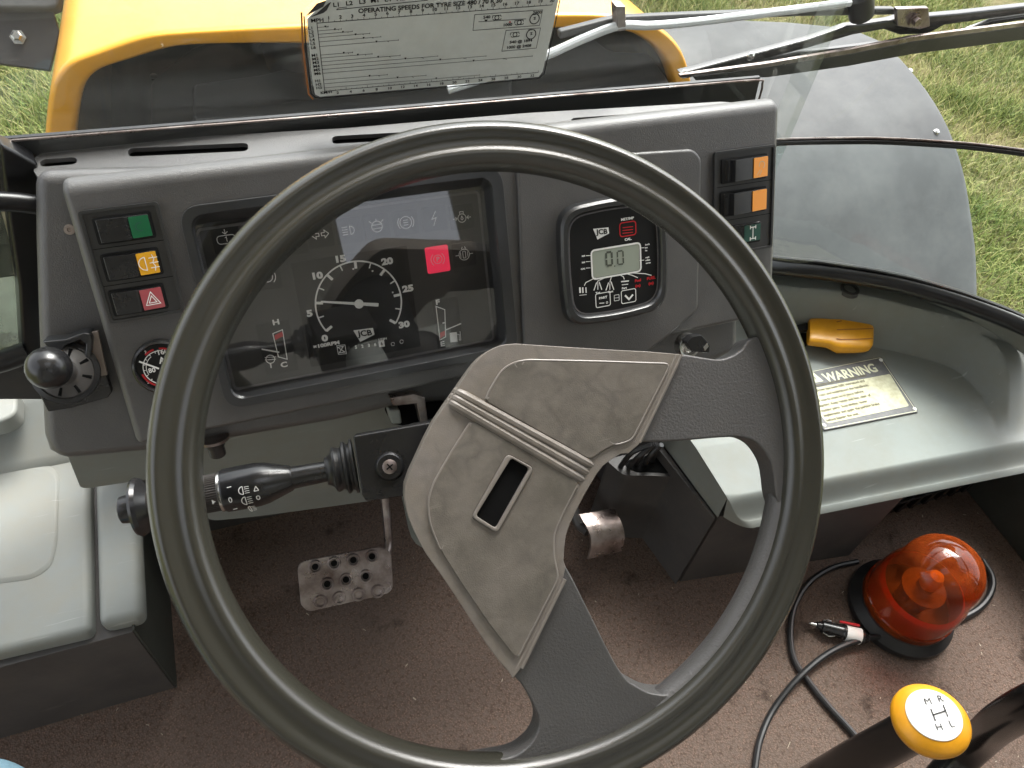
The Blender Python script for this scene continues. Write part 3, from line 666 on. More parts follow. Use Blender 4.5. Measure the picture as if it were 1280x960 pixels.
# --- instrument cluster
ic = slab('instrument_cluster', D, rr(*[a for a in (lambda q: (q[0], q[1], q[2], q[3]))(rect(D, [(219, 254), (625, 213), (650, 440), (284, 511)], .004))], .016, 6), -.004, .005, M['dash2'], db, .0025, 3,
          holes=[rr(*rect(D, [(232, 264), (616, 226), (634, 436), (292, 498)], .005), .012, 6)])
ROOT = db
def sub(o): return o
FW = -.014
q0 = rect(D, [(232, 264), (616, 226), (634, 436), (292, 498)], .005); q1 = rect(D, [(240, 276), (604, 245), (616, 432), (291, 483)], FW)
bmq = bmesh.new()
lp = [[D.P(u, v, w) for u, v in rr(*q, r_, 6)] for q, r_, w in ((q0, .012, .005), ((q0[0] + .001, q0[1] + .001, q0[2] - .001, q0[3] - .001), .012, .003), ((q0[0] * .6 + q1[0] * .4, q0[1] * .6 + q1[1] * .4, q0[2] * .6 + q1[2] * .4, q0[3] * .6 + q1[3] * .4), .008, -.003), (q1, .004, FW))]
loft('cluster_surround', lp, M['dash2'], ic, cap=False)
slab('face_plate', D, rr(q1[0] - .002, q1[1] - .002, q1[2] + .002, q1[3] + .002), FW - .003, FW - .0005, M['face'], ic)
W0 = FW - .0005
slab('lens', D, rr(q1[0] * .7 + q0[0] * .3, q1[1] * .7 + q0[1] * .3, q1[2] * .7 + q0[2] * .3, q1[3] * .7 + q0[3] * .3, .006), -.0085, -.0075, M['lens'], ic)
ed = bmesh.new(); ribbon(ed, D, rr(q1[0] + .0015, q1[1] + .0015, q1[2] - .0015, q1[3] - .0015, .004), .0022, W0 + .0008, True); flat('dusty_edge', ed, M['plate'], ic)
def pl(q, r_=.0015, w=W0, h=.0004, m='dial', parent=None, name='panel'): return slab(name, D, rr(*rect(D, q, w), r_), w, w + h, M[m], parent or ic)
pl([(368, 325), (505, 310), (529, 432), (384, 460)], .001, name='dial_panel'); pl([(321, 405), (362, 399), (372, 462), (331, 470)], .001, m='tile', name='gauge_panel'); pl([(541, 375), (573, 371), (578, 432), (546, 438)], .001, name='gauge_panel')
PW = W0 + .0007
def uvp(x, y): return D.uv(x, y, PW)
bm = bmesh.new(); tc_ = uvp(449, 379.5)
def dang(x, y): q = uvp(x, y); return math.degrees(math.atan2(q[1] - tc_[1], q[0] - tc_[0])), math.hypot(q[0] - tc_[0], q[1] - tc_[1])
rad = sum(dang(*p)[1] for p in ((395, 378), (449, 325.5), (501, 371))) / 3
angs = [dang(411, 411)[0] % 360, dang(397, 387)[0] % 360, dang(405, 352)[0], dang(436, 331)[0], dang(473, 337)[0], dang(497, 366)[0], dang(491, 402)[0]]
a0 = angs[0]; a1 = angs[6]; a1 = a1 if a1 < 0 else a1 - 360
a0 = a0 if a0 > 180 else a0 + 0
ribbon(bm, D, arc(tc_, rad, a0, a1, 60), .0013, PW)
for k in range(13):
    a = a0 + (a1 - a0) * k / 12; big = k % 2 == 0; c_, s_ = math.cos(R(a)), math.sin(R(a)); r0 = rad - (.0062 if big else .0050)
    ribbon(bm, D, [(tc_[0] + c_ * rad, tc_[1] + s_ * rad), (tc_[0] + c_ * r0, tc_[1] + s_ * r0)], .0023 if big else .0011, PW)
for k in (5.8, 7.3, 9.7):
    a = R(a0 + (a1 - a0) * k / 12); polyf(bm, D, arc((tc_[0] + math.cos(a) * (rad - .0062), tc_[1] + math.sin(a) * (rad - .0062)), .0008, 0, 340, 9), PW)
flat('dial_marks', bm, M['white'], ic)
for s, (x, y) in zip(('0', '5', '10', '15', '20', '25', '30'), ((406, 423), (387, 392), (396, 345), (425, 324), (484, 327), (510, 361), (505, 406))):
    text(s, D, uvp(x, y), .0074, M['white'], ic, PW, sx=1.3, bold=.06)
text('\u00d7100RPM', D, uvp(408, 431), .0042, M['white'], ic, PW, sx=1.35, bold=.05)
text('1/10H', D, uvp(478, 424), .0026, M['white'], ic, PW, sx=1.2, bold=.05)
def emblem(fr, c, s, w, m, ink, parent):
    """slanted white maker's badge with dark letters"""
    q = [(c[0] - s, c[1] + s * .62), (c[0] + s, c[1] + s * .52), (c[0] + s * 1.05, c[1] - s * .22), (c[0] - s * .5, c[1] - s * .72)]
    b = bmesh.new(); polyf(b, fr, q, w); e = flat('badge', b, m, parent)
    text('JCB', fr, (c[0] + s * .14, c[1] + s * .10), s * .82, ink, parent, w + .0003, name='badge_lettering', sx=1.12, bold=.03, rot=-.08, shear=-.1)
emblem(D, uvp(455, 418), .0085, PW, M['white'], M['dial'], ic)
# hour counter
for i, (s, x) in enumerate(zip(('0', '5', '2', '3', '6'), (436, 445, 453, 461, 469))): text(s, D, uvp(x, 435.2 - i * 1.1 + (0)), .0040, M['white' if i else 'plate'], ic, PW, bold=.03)
bm = bmesh.new(); polyf(bm, D, [uvp(*p) for p in ((473, 426), (480, 425), (481, 433), (474, 434))], PW); flat('counter_window', bm, M['white'], ic)
text('6', D, uvp(477, 429.5), .0036, M['ink'], ic, PW + .0003, bold=.03)
bm = bmesh.new(); ribbon(bm, D, [uvp(*p) for p in ((422, 434), (429, 433), (424, 441), (431, 440))], .0007, PW, True); ribbon(bm, D, [uvp(*p) for p in ((421, 432), (431, 431), (433, 442), (423, 443))], .0005, PW, True)
for x, y in ((491, 430), (502, 427)): ribbon(bm, D, arc(uvp(x, y), .0016, 0, 330, 10), .0004, PW)
flat('counter_marks', bm, M['white'], ic)
# tachometer needle
NW = PW + .0025; nc = D.uv(448.5, 379.5, NW); nt_ = D.uv(401, 377, NW); ntl = D.uv(473, 381, NW)
bm = bmesh.new(); dv = (Vector(nt_) - Vector(ntl)).normalized(); nv = Vector((-dv.y, dv.x)); A, B = Vector(nt_), Vector(ntl)
solid_bm(D, [tuple(A + nv * .0007), tuple(A - nv * .0007), tuple(B - nv * .0015), tuple(B + nv * .0015)], NW, NW + .0005, bm=bm)
solid_bm(D, arc(nc, .0039, 0, 345, 23), NW + .0007, NW + .0018, bm=bm); fin('needle', bm, M['white'], ic)
# temperature and fuel gauges
bm = bmesh.new()
ribbon(bm, D, [uvp(*p) for p in ((341, 417), (353, 412), (359, 449), (348, 446))], .0007, PW, True)
ribbon(bm, D, [uvp(*p) for p in ((327, 436), (349, 440))], .0012, PW + .001); ribbon(bm, D, arc(uvp(338, 449), .0036, 0, 345, 16), .0007, PW, True)
for dy in (-2, 1): ribbon(bm, D, [uvp(331, 449 + dy), uvp(345, 448 + dy)], .0005, PW)
ribbon(bm, D, [uvp(338, 454), uvp(339, 460)], .0012, PW)
ribbon(bm, D, [uvp(*p) for p in ((545, 383), (556, 387), (557, 421), (550, 425))], .0008, PW, True); ribbon(bm, D, [uvp(553, 404), uvp(557, 403)], .0012, PW)
ribbon(bm, D, [uvp(557, 412), uvp(576, 404)], .0011, PW + .001)
polyf(bm, D, [uvp(*p) for p in ((562, 416), (571, 415), (572, 427), (563, 428))], PW); ribbon(bm, D, [uvp(*p) for p in ((571, 418), (574, 418), (574, 425), (576, 425), (575, 414))], .0005, PW)
flat('gauge_marks', bm, M['white'], ic)
bm = bmesh.new(); polyf(bm, D, [uvp(*p) for p in ((343, 419), (353, 414), (354, 420), (344, 425))], PW + .0003); polyf(bm, D, [uvp(*p) for p in ((550, 416), (556, 413), (556, 419), (550, 423))], PW + .0003); flat('red_zones', bm, M['red'], ic)
for s, x, y in (('H', 345, 403), ('C', 355, 456), ('F', 547, 378), ('E', 553, 430)): text(s, D, uvp(x, y), .0062, M['white'], ic, PW, sx=1.3, bold=.04)
# warning lamp tiles with their symbols
def tile(x, y, hw=16, hh=15.5, m='tile', name='warning_lamp'):
    c = D.uv(x, y, W0); w_ = hw * .00066; h_ = hh * .00068
    return slab(name, D, rr(c[0] - w_, c[1] - h_, c[0] + w_, c[1] + h_, .0018), W0, W0 + .0005, M[m], ic), c
S = .0001
def icon(c, strokes, m='white', wd=.0006):
    b = bmesh.new()
    for st in strokes: ribbon(b, D, [(c[0] + x * .001, c[1] + y * .001) for x, y in st], wd, PW)
    return b
def circ(x, y, r_, a=0, b=360, n=18): return arc((x, y), r_, a, b, n)
hd = [circ(1, 0, 3.4, -90, 90, 12) + [(1, 3.4), (1, -3.4)]] + [[(-1, k), (-5.5, k)] for k in (3, 1, -1, -3)]
icons = {
    (283, 299): [rr(-7, -3.2, 7, 3.2, 3)] + [rr(-7, -3.2, 7, 3.2, 3)[:1] + rr(-7, -3.2, 7, 3.2, 3)[-1:]] + [[(-.8, 1.2), (0.3, 2), (0.3, -2)], [(0, 8), (0, 4.2)], [(-2, 6), (0, 4.2), (2, 6)]],
    (334, 346): [circ(0, 0, 4.2), circ(0, 0, 6.5, -50, 50), circ(0, 0, 6.5, 130, 230), [(0, 2.6), (0, -.6)], [(0, -2), (0, -2.6)]],
    (367, 302): [circ(0, 0, 3.4), [(-6, 0), (-3.4, 0)], [(3.4, 0), (6, 0)]],
    (400, 293): [[(-7, 0), (-3.6, 3.2), (-3.6, 1.2), (-1, 1.2), (-1, -1.2), (-3.6, -1.2), (-3.6, -3.2), (-7, 0)], [(7, 0), (3.6, 3.2), (3.6, 1.2), (1, 1.2), (1, -1.2), (3.6, -1.2), (3.6, -3.2), (7, 0)]],
    (436, 288): hd,
    (471, 283): [circ(0, 0, 4.5), [(-4.5, 1.5), (4.5, 1.5)], [(-4.5, -1.5), (4.5, -1.5)], [(0, 6.5), (0, 4.5)], [(-6, 5), (-4, 3.4)], [(6, 5), (4, 3.4)]],
    (507, 278): [circ(0, 0, 5), circ(0, 0, 6.8, -40, 40), circ(0, 0, 6.8, 140, 220), [(-2, 0), (2, 0)], [(-2, 2), (2, 2)], [(-2, -2), (2, -2)]],
    (543, 273): [[(1.5, 6), (-2.5, -.4), (1.5, .6), (-1.5, -6)]],
    (577, 271): [circ(0, -1, 3.6), [(-1.6, 2.4), (-1.6, 4.5), (1.6, 4.5), (1.6, 2.4)], [(0, 1), (-1, -1.6), (0, -2.6), (1, -1.6), (0, 1)], [(-8, -1), (-4.6, -1)], [(-6, .6), (-4.4, -1), (-6, -2.6)], [(8, -1), (4.6, -1)], [(6, .6), (4.4, -1), (6, -2.6)]],
    (580, 318): [circ(0, 0, 4.8), [(-8, 0), (-5, 0)], [(8, 0), (5, 0)], rr(-1.2, -3, 1.2, 3, .5) + [(-1.2, -3)], [(-3.2, 2.4), (-3.2, -2.4)], [(3.2, 2.4), (3.2, -2.4)], [(-2, 5), (-1, 7)], [(2, 5), (1, 7)]],
}
for (x, y), st in icons.items():
    t_, c = tile(x, y); flat('lamp_symbol', icon(c, st), M['white'], ic)
t_, c = tile(547, 324, 15.5, 17, 'redlamp', 'red_warning_lamp'); flat('lamp_symbol', icon(c, [circ(0, 0, 3.8), circ(0, 0, 6, -50, 50), circ(0, 0, 6, 130, 230)], wd=.0005), M['white'], ic)
text('P', D, c, .0058, M['white'], ic, PW + .0003, bold=.02)

# --- rocker switches
def switch(q, colr, icon_strokes, split=.58, flip=False, iconm='white', lit=True):
    u0, v0, u1, v1 = rect(D, q, .004)
    fr_ = slab('switch_well', D, rr(u0 - .0015, v0 - .0015, u1 + .0015, v1 + .0015, .002), .0015, .0042, M['black'], db)
    xs = u0 + (u1 - u0) * split
    bm = bmesh.new(); n = 6
    prof = [(u0, .004), (u0 + .0012, .0078), (xs - .001, .0092), (xs + .0005, .0082), (u1 - .0006, .0062), (u1, .004)] if not flip else [(u0, .004), (u0 + .006, .0045), (u0 + .008, .0120), (xs, .0100), (u1 - .0005, .0070), (u1, .004)]
    A = [bm.verts.new(D.P(u, v0, w)) for u, w in prof]; B = [bm.verts.new(D.P(u, v1, w)) for u, w in prof]
    for i in range(n - 1): bm.faces.new([A[i], A[i + 1], B[i + 1], B[i]])
    bm.faces.new(A[::-1]); bm.faces.new(B); bm.faces.new([A[0], B[0], B[-1], A[-1]])
    bmesh.ops.recalc_face_normals(bm, faces=bm.faces); bevel(bm, .0006, 2, 20)
    rk = fin('rocker_switch', bm, M['blackp'], db)
    wa, wb = prof[3][1] + .0003, prof[4][1] + .0003
    if flip: wa = prof[3][1] + .0003
    fr = Fr(D.P(xs, (v0 + v1) / 2, wa), D.N + D.U * ((wa - wb) / (u1 - xs)), D.U); L = (u1 - xs)
    slab('lens', fr, rr(.0008, -(v1 - v0) / 2 + .0007, L - .0004, (v1 - v0) / 2 - .0007, .0008), 0, .0007, M[colr], rk)
    if icon_strokes:
        b = bmesh.new(); k = (v1 - v0) / 2 * .0011 / .0011
        for st in icon_strokes: ribbon(b, fr, [(L / 2 + x * k, y * k) for x, y in st], .0006, .001)
        flat('lens_symbol', b, M[iconm], rk)
    rk['label'] = {'green': 'rocker switch with green lens', 'amber': 'rocker switch with amber rear fog lamp lens', 'redsw': 'rocker switch with red hazard triangle lens', 'orange': 'rocker switch pressed in with orange lens'}[colr]
    return rk
spl = slab('switch_plate', D, rr(*rect(D, [(101, 264), (200, 253), (228, 391), (135, 402)], .003), .003), -.002, .0025, M['dash2'], db, .0012, 2)
q_ = rect(D, [(101, 264), (200, 253), (228, 391), (135, 402)], .003)
for k in (1, 2): b = bmesh.new(); ribbon(b, D, [(q_[0] + .002, q_[1] + (q_[3] - q_[1]) * k / 3), (q_[2] - .002, q_[1] + (q_[3] - q_[1]) * k / 3)], .0005, .0027); flat('plate_seam', b, M['hollow'], db)
c_arc = [circ(0, 0, .35, 60, 300)]
switch([(119, 273), (188, 268), (191, 297), (123, 302)], 'green', c_arc, .60, iconm='greend')
fogs = [circ(-.15, 0, .55, 90, 270) + [(-.15, -.55), (-.15, .55)], [(.15, .42), (.85, .42)], [(.15, 0), (.85, 0)], [(.15, -.42), (.85, -.42)], [(.45, .7), (.55, .3), (.4, 0), (.55, -.3), (.45, -.7)]]
switch([(129, 319), (198, 313), (200, 343), (133, 348)], 'amber', fogs, .60)
tri = [[(-.6, -.5), (.6, -.5), (0, .65), (-.6, -.5)], [(-.32, -.33), (.32, -.33), (0, .28), (-.32, -.33)]]
switch([(139, 364), (204, 358), (207, 386), (142, 391)], 'redsw', tri, .55)
def lip_ring(q, r_, wd, w0, w1, parent):
    return slab('plate_lip', D, rr(*q, r_, 6), w0, w1, M['dash2'], parent, .0006, 3, holes=[rr(q[0] + wd, q[1] + wd, q[2] - wd, q[3] - wd, r_ * .7, 6)])
lip_ring((q_[0] - .0006, q_[1] - .0006, q_[2] + .0006, q_[3] + .0006), .003, .0022, .0015, .0042, db)
q_ = rect(D, [(893, 190), (968, 182), (964, 311), (893, 318)], .003)
slab('switch_plate', D, rr(*q_, .003), -.002, .0025, M['dash2'], db, .0012, 2)
lip_ring((q_[0] - .0006, q_[1] - .0006, q_[2] + .0006, q_[3] + .0006), .003, .0022, .0015, .0042, db)
for k in (.34, .67): b = bmesh.new(); ribbon(b, D, [(q_[0] + .002, q_[1] + (q_[3] - q_[1]) * k), (q_[2] - .002, q_[1] + (q_[3] - q_[1]) * k)], .0005, .0027); flat('plate_seam', b, M['hollow'], db)
wl = [circ(0.1, .2, .35, -60, 200), [(-.1, -.2), (-.5, -.7)], [(.1, -.3), (-.2, -.8)]]
switch([(904, 200), (957, 195), (957, 222), (904, 226)], 'orange', wl, .60, flip=True, iconm='cream')
switch([(903, 241), (956, 236), (955, 263), (902, 268)], 'orange', [], .60, flip=True)
u0, v0, u1, v1 = rect(D, [(903, 283), (950, 277), (950, 303), (903, 308)], .003); rk = slab('rocker_switch', D, rr(u0, v0, u1, v1, .002), .002, .0045, M['blackp'], db, .001)
slab('lens', D, rr(u0 + (u1 - u0) * .55, v0 + .002, u1 - .001, v1 - .002, .001), .0045, .0049, M['greend'], rk)
b = bmesh.new(); cc = (u0 + (u1 - u0) * .775, (v0 + v1) / 2)
for st in ([(0, .0055), (0, -.0055)], [(-.003, .0055), (.003, .0055)], [(-.003, -.0055), (.003, -.0055)], [(-.003, .0072), (-.003, .0038)], [(.003, .0072), (.003, .0038)], [(-.003, -.0072), (-.003, -.0038)], [(.003, -.0072), (.003, -.0038)]): ribbon(b, D, [(cc[0] + x, cc[1] + y) for x, y in st], .0010, .0051)
ribbon(b, D, [(u0 + .006, cc[1] + .001), (u0 + .009, cc[1] + .003), (u0 + .012, cc[1] - .001)], .0008, .0049); flat('lens_symbol', b, M['white'], rk)
P = D.at(87, 287, BW); lathe('screw_hole', P + D.N * .0002, P + D.N * .002, [(0, .004), (.001, .0038), (.001, .0016), (.0003, .0012)], M['beige'], db, seg=16)

# --- air pressure gauge
ac = D.uv(203, 459, .004); AR = abs(D.uv(163, 459, .004)[0] - ac[0])
AC = D.P(*ac, 0)
ag = lathe('air_gauge', AC - D.N * .004, AC + D.N, [(0, AR), (.007, AR), (.0095, AR * .97), (.0105, AR * .9), (.009, AR * .86), (.006, AR * .84), (.0055, AR * .83)], M['blackp'], db, seg=48)
AW = .0022; aface = slab('dial_face', D, arc(ac, AR * .84, 0, 352, 44), .0005, AW, M['dial'], ag)
ac = D.uv(203, 459, AW)
bm = bmesh.new(); ribbon(bm, D, arc(ac, AR * .62, 80, 280, 40), .0007, AW + .0003)
ribbon(bm, D, arc(ac, AR * .52, 120, 200, 40), .0005, AW + .0003)
for k in range(9): a = R(100 + k * 20); ribbon(bm, D, [(ac[0] + math.cos(a) * AR * s, ac[1] + math.sin(a) * AR * s) for s in (.62, .55)], .0006, AW + .0003)
ribbon(bm, D, [D.uv(174, 451, AW), D.uv(199, 460, AW)], .0014, AW + .0018)
flat('dial_marks', bm, M['white'], ag)
bm = bmesh.new(); ribbon(bm, D, arc(ac, AR * .70, 190, 250, 16), .0015, AW + .0005); ribbon(bm, D, arc(ac, AR * .70, 100, 128, 8), .0015, AW + .0005); ribbon(bm, D, arc(ac, AR * .70, 62, 86, 8), .0015, AW + .0005); flat('red_zones', bm, M['red'], ag)
for s, x, y, z in (('160', 203, 440, .0056), ('80', 190, 463, .0052), ('AIR', 208, 449.5, .0072), ('2', 182, 440, .003), ('2', 185, 478, .003)): text(s, D, D.uv(x, y, AW), z, M['white'], ag, AW + .0003, bold=.03)

# --- performance display
q = rect(D, [(697, 262), (822, 246), (836, 384), (712, 404)], .010); pb = .0075
cq = [(q[0], q[1]), ((q[0] + q[2]) / 2, q[1] - .004), (q[2], q[1]), (q[2] + .003, (q[1] + q[3]) / 2), (q[2], q[3]), ((q[0] + q[2]) / 2, q[3] + .004), (q[0], q[3]), (q[0] - .003, (q[1] + q[3]) / 2)]
def scl(p, s): 
    c = Vector(((q[0] + q[2]) / 2, (q[1] + q[3]) / 2)); return [tuple(c + (Vector(x) - c) * s) for x in p]
cqr = rnd(cq, [.018, .03, .018, .03, .018, .03, .018, .03], 6)
du = loft('display_unit', [[D.P(u, v, w) for u, v in scl(cqr, s)] for s, w in ((1.03, .003), (1.03, .006), (1.01, .012), (.97, .014), (.90, .014), (.87, .012), (.86, .009))], M['dash2'], db, cap=True)
XW = .0095; slab('display_face', D, scl(cqr, .865), .008, XW, M['dial'], du)
bm = bmesh.new(); ribbon(bm, D, scl(cqr, .845), .0014, XW + .0006, True); flat('dusty_edge', bm, M['plate'], du)
def ux(x, y): return D.uv(x, y, XW)
YW = XW + .0004
lq = rect(D, [(740, 314), (798, 305), (800, 339), (741, 346)], XW)
slab('lcd_screen', D, rr(*lq, .002), XW, XW + .0006, M['lcd'], du)
bm = bmesh.new(); ribbon(bm, D, rr(lq[0] - .001, lq[1] - .001, lq[2] + .001, lq[3] + .001, .004), .0016, YW + .0004, True)
for x0, y0, x1, y1, x2, y2 in ((746, 346, 732, 353, 730, 357), (756, 347, 747, 351, 746, 354), (764, 346, 763, 349, 762, 353), (774, 343, 779, 346, 780, 349), (783, 342, 790, 344, 797, 347), (790, 341, 806, 342, 814, 344)): ribbon(bm, D, [ux(x0, y0), ux(x1, y1), ux(x2, y2)], .0008, YW)
for x, y in ((736, 319.5), (736, 327), (736, 335)): ribbon(bm, D, [ux(x - 4, y), ux(x + 2, y - .3)], .0006, YW)
for x, y in ((802, 310), (802, 325.5)): ribbon(bm, D, [ux(x - 3, y), ux(x + 3, y - .5)], .0006, YW)
for a in (rect(D, [(744, 367), (762, 365), (763, 382), (745, 384)], XW), rect(D, [(776, 363), (794, 361), (795, 377), (777, 379)], XW)): ribbon(bm, D, rr(*a, .002), .0008, YW, True)
ribbon(bm, D, [ux(781, 369), ux(786, 374), ux(791, 368)], .0018, YW); ribbon(bm, D, [ux(749, 379), ux(755, 378.5)], .0008, YW); ribbon(bm, D, arc(ux(758.5, 378), .0009, 0, 360, 8), .0005, YW)
for x in (747, 762): ribbon(bm, D, [ux(x - 5, 363), ux(x - 1.5, 353)], .0010, YW); ribbon(bm, D, [ux(x + 5, 362), ux(x + 1.5, 352)], .0010, YW); ribbon(bm, D, [ux(x, 362), ux(x, 354)], .0008, YW)
for k, x in enumerate((724.5, 728, 732)): ribbon(bm, D, [ux(x, 359), ux(x + .4, 366)], .0017 - k * .0003, YW)
ribbon(bm, D, [ux(724, 369), ux(733, 368)], .0005, YW); ribbon(bm, D, rr(*rect(D, [(767, 369), (773, 368), (774, 375), (768, 376)], XW), .0005), .0005, YW, True); ribbon(bm, D, [ux(767, 372.5), ux(774, 371.8)], .0004, YW)
ribbon(bm, D, [ux(776, 352), ux(786, 351)], .0012, YW); ribbon(bm, D, [ux(777, 356), ux(785, 355)], .0008, YW)
flat('display_marks', bm, M['white'], du)
bm = bmesh.new(); ribbon(bm, D, rr(*rect(D, [(774, 279), (794, 276), (795, 293), (775, 296)], XW), .003), .0010, YW, True)
for y in (284, 287.5, 291): ribbon(bm, D, [ux(778, y + .6), ux(791, y - .8)], .0008, YW)
flat('red_key', bm, M['red'], du)
for s, x, y, z, c in (('MET/IMP', 784, 273.5, .0030, 'white'), ('CAL.', 785, 299, .0030, 'white'), ('CAL', 728.5, 336, .0020, 'white'), ('RM', 729, 328, .0020, 'white'), ('RM', 729, 320, .0020, 'white'), ('PART', 753.5, 372, .0030, 'white'), ('Tot', 747, 366, .0026, 'white'), ('Part', 763, 364.5, .0026, 'white'), ('Part', 780, 360, .0026, 'white'),
                      ('Fuel', 797, 350.5, .0034, 'red'), ('(m)', 797, 357, .0034, 'red'), ('FUEL', 813.5, 347.5, .0036, 'red'), ('(m)', 813.5, 354, .0034, 'red'), ('km/h', 809, 305.5, .0020, 'white'), ('km', 807.5, 309.5, .0020, 'white'), ('ha', 807.5, 313, .0020, 'white'), ('mph', 809, 321.5, .0020, 'white'), ('miles', 809.5, 325, .0020, 'white'), ('acres', 810, 328.5, .0020, 'white')):
    text(s, D, ux(x, y), z, M[c], du, YW, sx=1.15, bold=.05)
emblem(D, ux(751, 291), .0075, YW, M['white'], M['dial'], du)
# seven-segment reading 0.0
bm = bmesh.new()
def seg7(x0, y0, x1, y1, segs='abcdef', wd=.0019):
    TL, TR, BR, BL = ux(x0, y0), ux(x1, y0 - (x1 - x0) * .13), ux(x1 + .8, y1 - (x1 - x0) * .13), ux(x0 + .8, y1); ML = tuple((a + b) / 2 for a, b in zip(TL, BL)); MR = tuple((a + b) / 2 for a, b in zip(TR, BR))
    for k, (a, b_) in dict(a=(TL, TR), b=(TR, MR), c=(MR, BR), d=(BL, BR), e=(ML, BL), f=(TL, ML), g=(ML, MR)).items():
        if k in segs: a, b_ = Vector(a), Vector(b_); ribbon(bm, D, [tuple(a.lerp(b_, .08)), tuple(a.lerp(b_, .92))], wd, XW + .0008)
seg7(757, 315.5, 764, 332); ribbon(bm, D, [ux(767, 332.5), ux(768.6, 332.3)], .0012, XW + .0008); seg7(771, 314, 778, 330.5, wd=.0014)
flat('lcd_digits', bm, M['lcdseg'], du)

# --- ignition switch
IC = D.at(859, 431, .004)
ig = lathe('ignition_switch', IC - D.N * .004, IC + D.N, [(0, .0125), (.008, .0125), (.010, .0115), (.0095, .0095), (.007, .009), (.0075, .007), (.0085, .006), (.0085, 0)], M['steelb'], db, seg=32)
KF = Fr(IC + D.N * .012, (D.N + D.U * .4), D.U)
# key stands out of the barrel: flat black bow
slab('key', D, rnd(uvs(D, [(858, 428), (866, 421), (877, 419), (888, 431), (887, 441), (866, 440)], .024), .0018), .014, .024, M['blackp'], ig, .0015, 2)
slab('key_end', D, rnd(uvs(D, [(879, 434), (884, 429), (886, 433), (881, 439)], .0245), .0006), .022, .0248, M['steelb'], ig, .0003, 1)
# ================================================================== LOWER DASH PANEL, LATCH, LEVER WITH BALL KNOB
LP = Fr((0, .462, .4), (0, -1, -.12))
ld = thing('lower_dash_panel', 'grey plastic panel below the dashboard left of the steering column', 'panel', (.0, .46, .35))
slab('panel', LP, rnd(uvs(LP, [(80, 560), (101, 612), (225, 594), (262, 652), (330, 645), (460, 627), (545, 612), (548, 470), (300, 480)]), [.002, .008, .02, .012, .03, .002, .002, 0, 0]), -.05, 0, M['grey'], ld, .004, 3)
P = D.at(268, 552, BW + .004); lathe('latch_knob', P, P + Vector((0, -.3, -1)).normalized() * .02, [(0, .0085), (.003, .0085), (.003, .007), (.014, .007), (.015, .006), (.015, 0)], M['blackp'], ld, seg=20)
lathe('latch_washer', P + Vector((0, .002, .003)), P + Vector((0, -.3, -1)).normalized() * .002, [(0, .013), (.0025, .013), (.0025, .006)], M['steel'], ld, seg=20)

BLF = Fr(D.P(-.15, -.06, -.012), D.N)
bl = thing('ball_lever', 'lever with a glossy black ball knob in a folded bracket at the dashboard left end', 'lever', tuple(BLF.at(70, 470)))
slab('mounting_plate', BLF, uvs(BLF, [(45, 485), (60, 515), (90, 510), (135, 497), (140, 490), (133, 468), (115, 465), (70, 470)], -.004), -.012, -.004, M['blackp'], bl, .001)
slab('beige_plate', BLF, uvs(BLF, [(112, 417), (122, 415), (134, 470), (108, 474), (105, 450)], 0), -.006, -.002, M['beige'], bl, .0005)
slab('bracket', BLF, uvs(BLF, [(52, 427), (82, 424), (104, 416), (113, 417), (116, 424), (112, 472), (104, 472), (107, 430), (100, 425), (82, 432), (78, 438), (60, 436)], .004), -.014, .004, M['dash2'], bl, .0015)
slab('bracket_back', BLF, uvs(BLF, [(80, 440), (84, 432), (102, 426), (108, 430), (106, 470), (85, 475)], -.004), -.012, -.006, M['steel'], bl, .0005)
c0, c1 = BLF.at(78, 466, .004), BLF.at(66, 460, .05)
lathe('boot', BLF.at(83, 466, .004), BLF.at(66, 460, .05), [(0, .0205), (.003, .0205), (.0045, .019), (.006, .012), (.009, .009), (.03, .008)], M['base'], bl, seg=32)
lathe('boot_ring', BLF.at(83, 466, .003), BLF.at(66, 460, .05), [(0, .021), (.001, .0240), (.0045, .0240), (.006, .0205)], M['rubber'], bl, seg=40, cap=False)
bx_, by_, bz_ = axis_frame(BLF.at(83, 466, .004), BLF.at(66, 460, .05))
for k in range(8):
    a = 2 * math.pi * k / 8 + .3; er = bx_ * math.cos(a) + by_ * math.sin(a); p0 = BLF.at(83, 466, .004) + bz_ * .0052
    tube('boot_slot', [p0 + er * .012, p0 + er * .0185 - bz_ * .0006], .0013, M['hollow'], bl, seg=6, smooth=0)
Bc = BLF.at(61, 460, .036); br = .5 * (BLF.at(30.5, 460, .036) - BLF.at(91.5, 460, .036)).length
ax = (BLF.at(83, 466, .004) - Bc).normalized()
lathe('ball_knob', Bc - ax * br, Bc + ax * br, [(br * (1 - math.cos(math.pi * k / 20)), br * math.sin(math.pi * k / 20)) for k in range(21)], M['blackp'], bl, seg=40, cap=False)

# ================================================================== LEFT CONSOLE
zl = .20
lc = thing('side_console', 'pale grey left side console on a dark base, in two top panels', 'console', (-.4, .6, 0))
zx(-.75, -.203, [(.398, 0), (.95, 0), (.95, zl - .02), (.398, zl - .02)], 'base', M['base'], lc, .0015, 2)
slab('side_sheet', Fr((-.2025, .66, 0), (1, 0, 0), (0, 1, 0)), [(-.262, .001), (.28, .001), (.28, zl - .015), (-.262, zl - .015)], 0, .002, M['baseg'], lc)
L2 = HZ(zl)
def lift(name, pts, z0, z1, m, bev, **k): 
    fr = HZ(0); return slab(name, fr, pts, z0, z1, m, lc, bev, 4, **k)
pr = uvs(L2, [(122, 782), (178, 770), (182, 690), (186, 560), (117, 560)])
lift('inner_panel', [pr[0], pr[1], (pr[1][0] + .004, .95), (pr[0][0] - .003, .95)], zl - .028, zl, M['greyl'], .010)
pl_ = uvs(L2, [(-120, 842), (113, 788)])
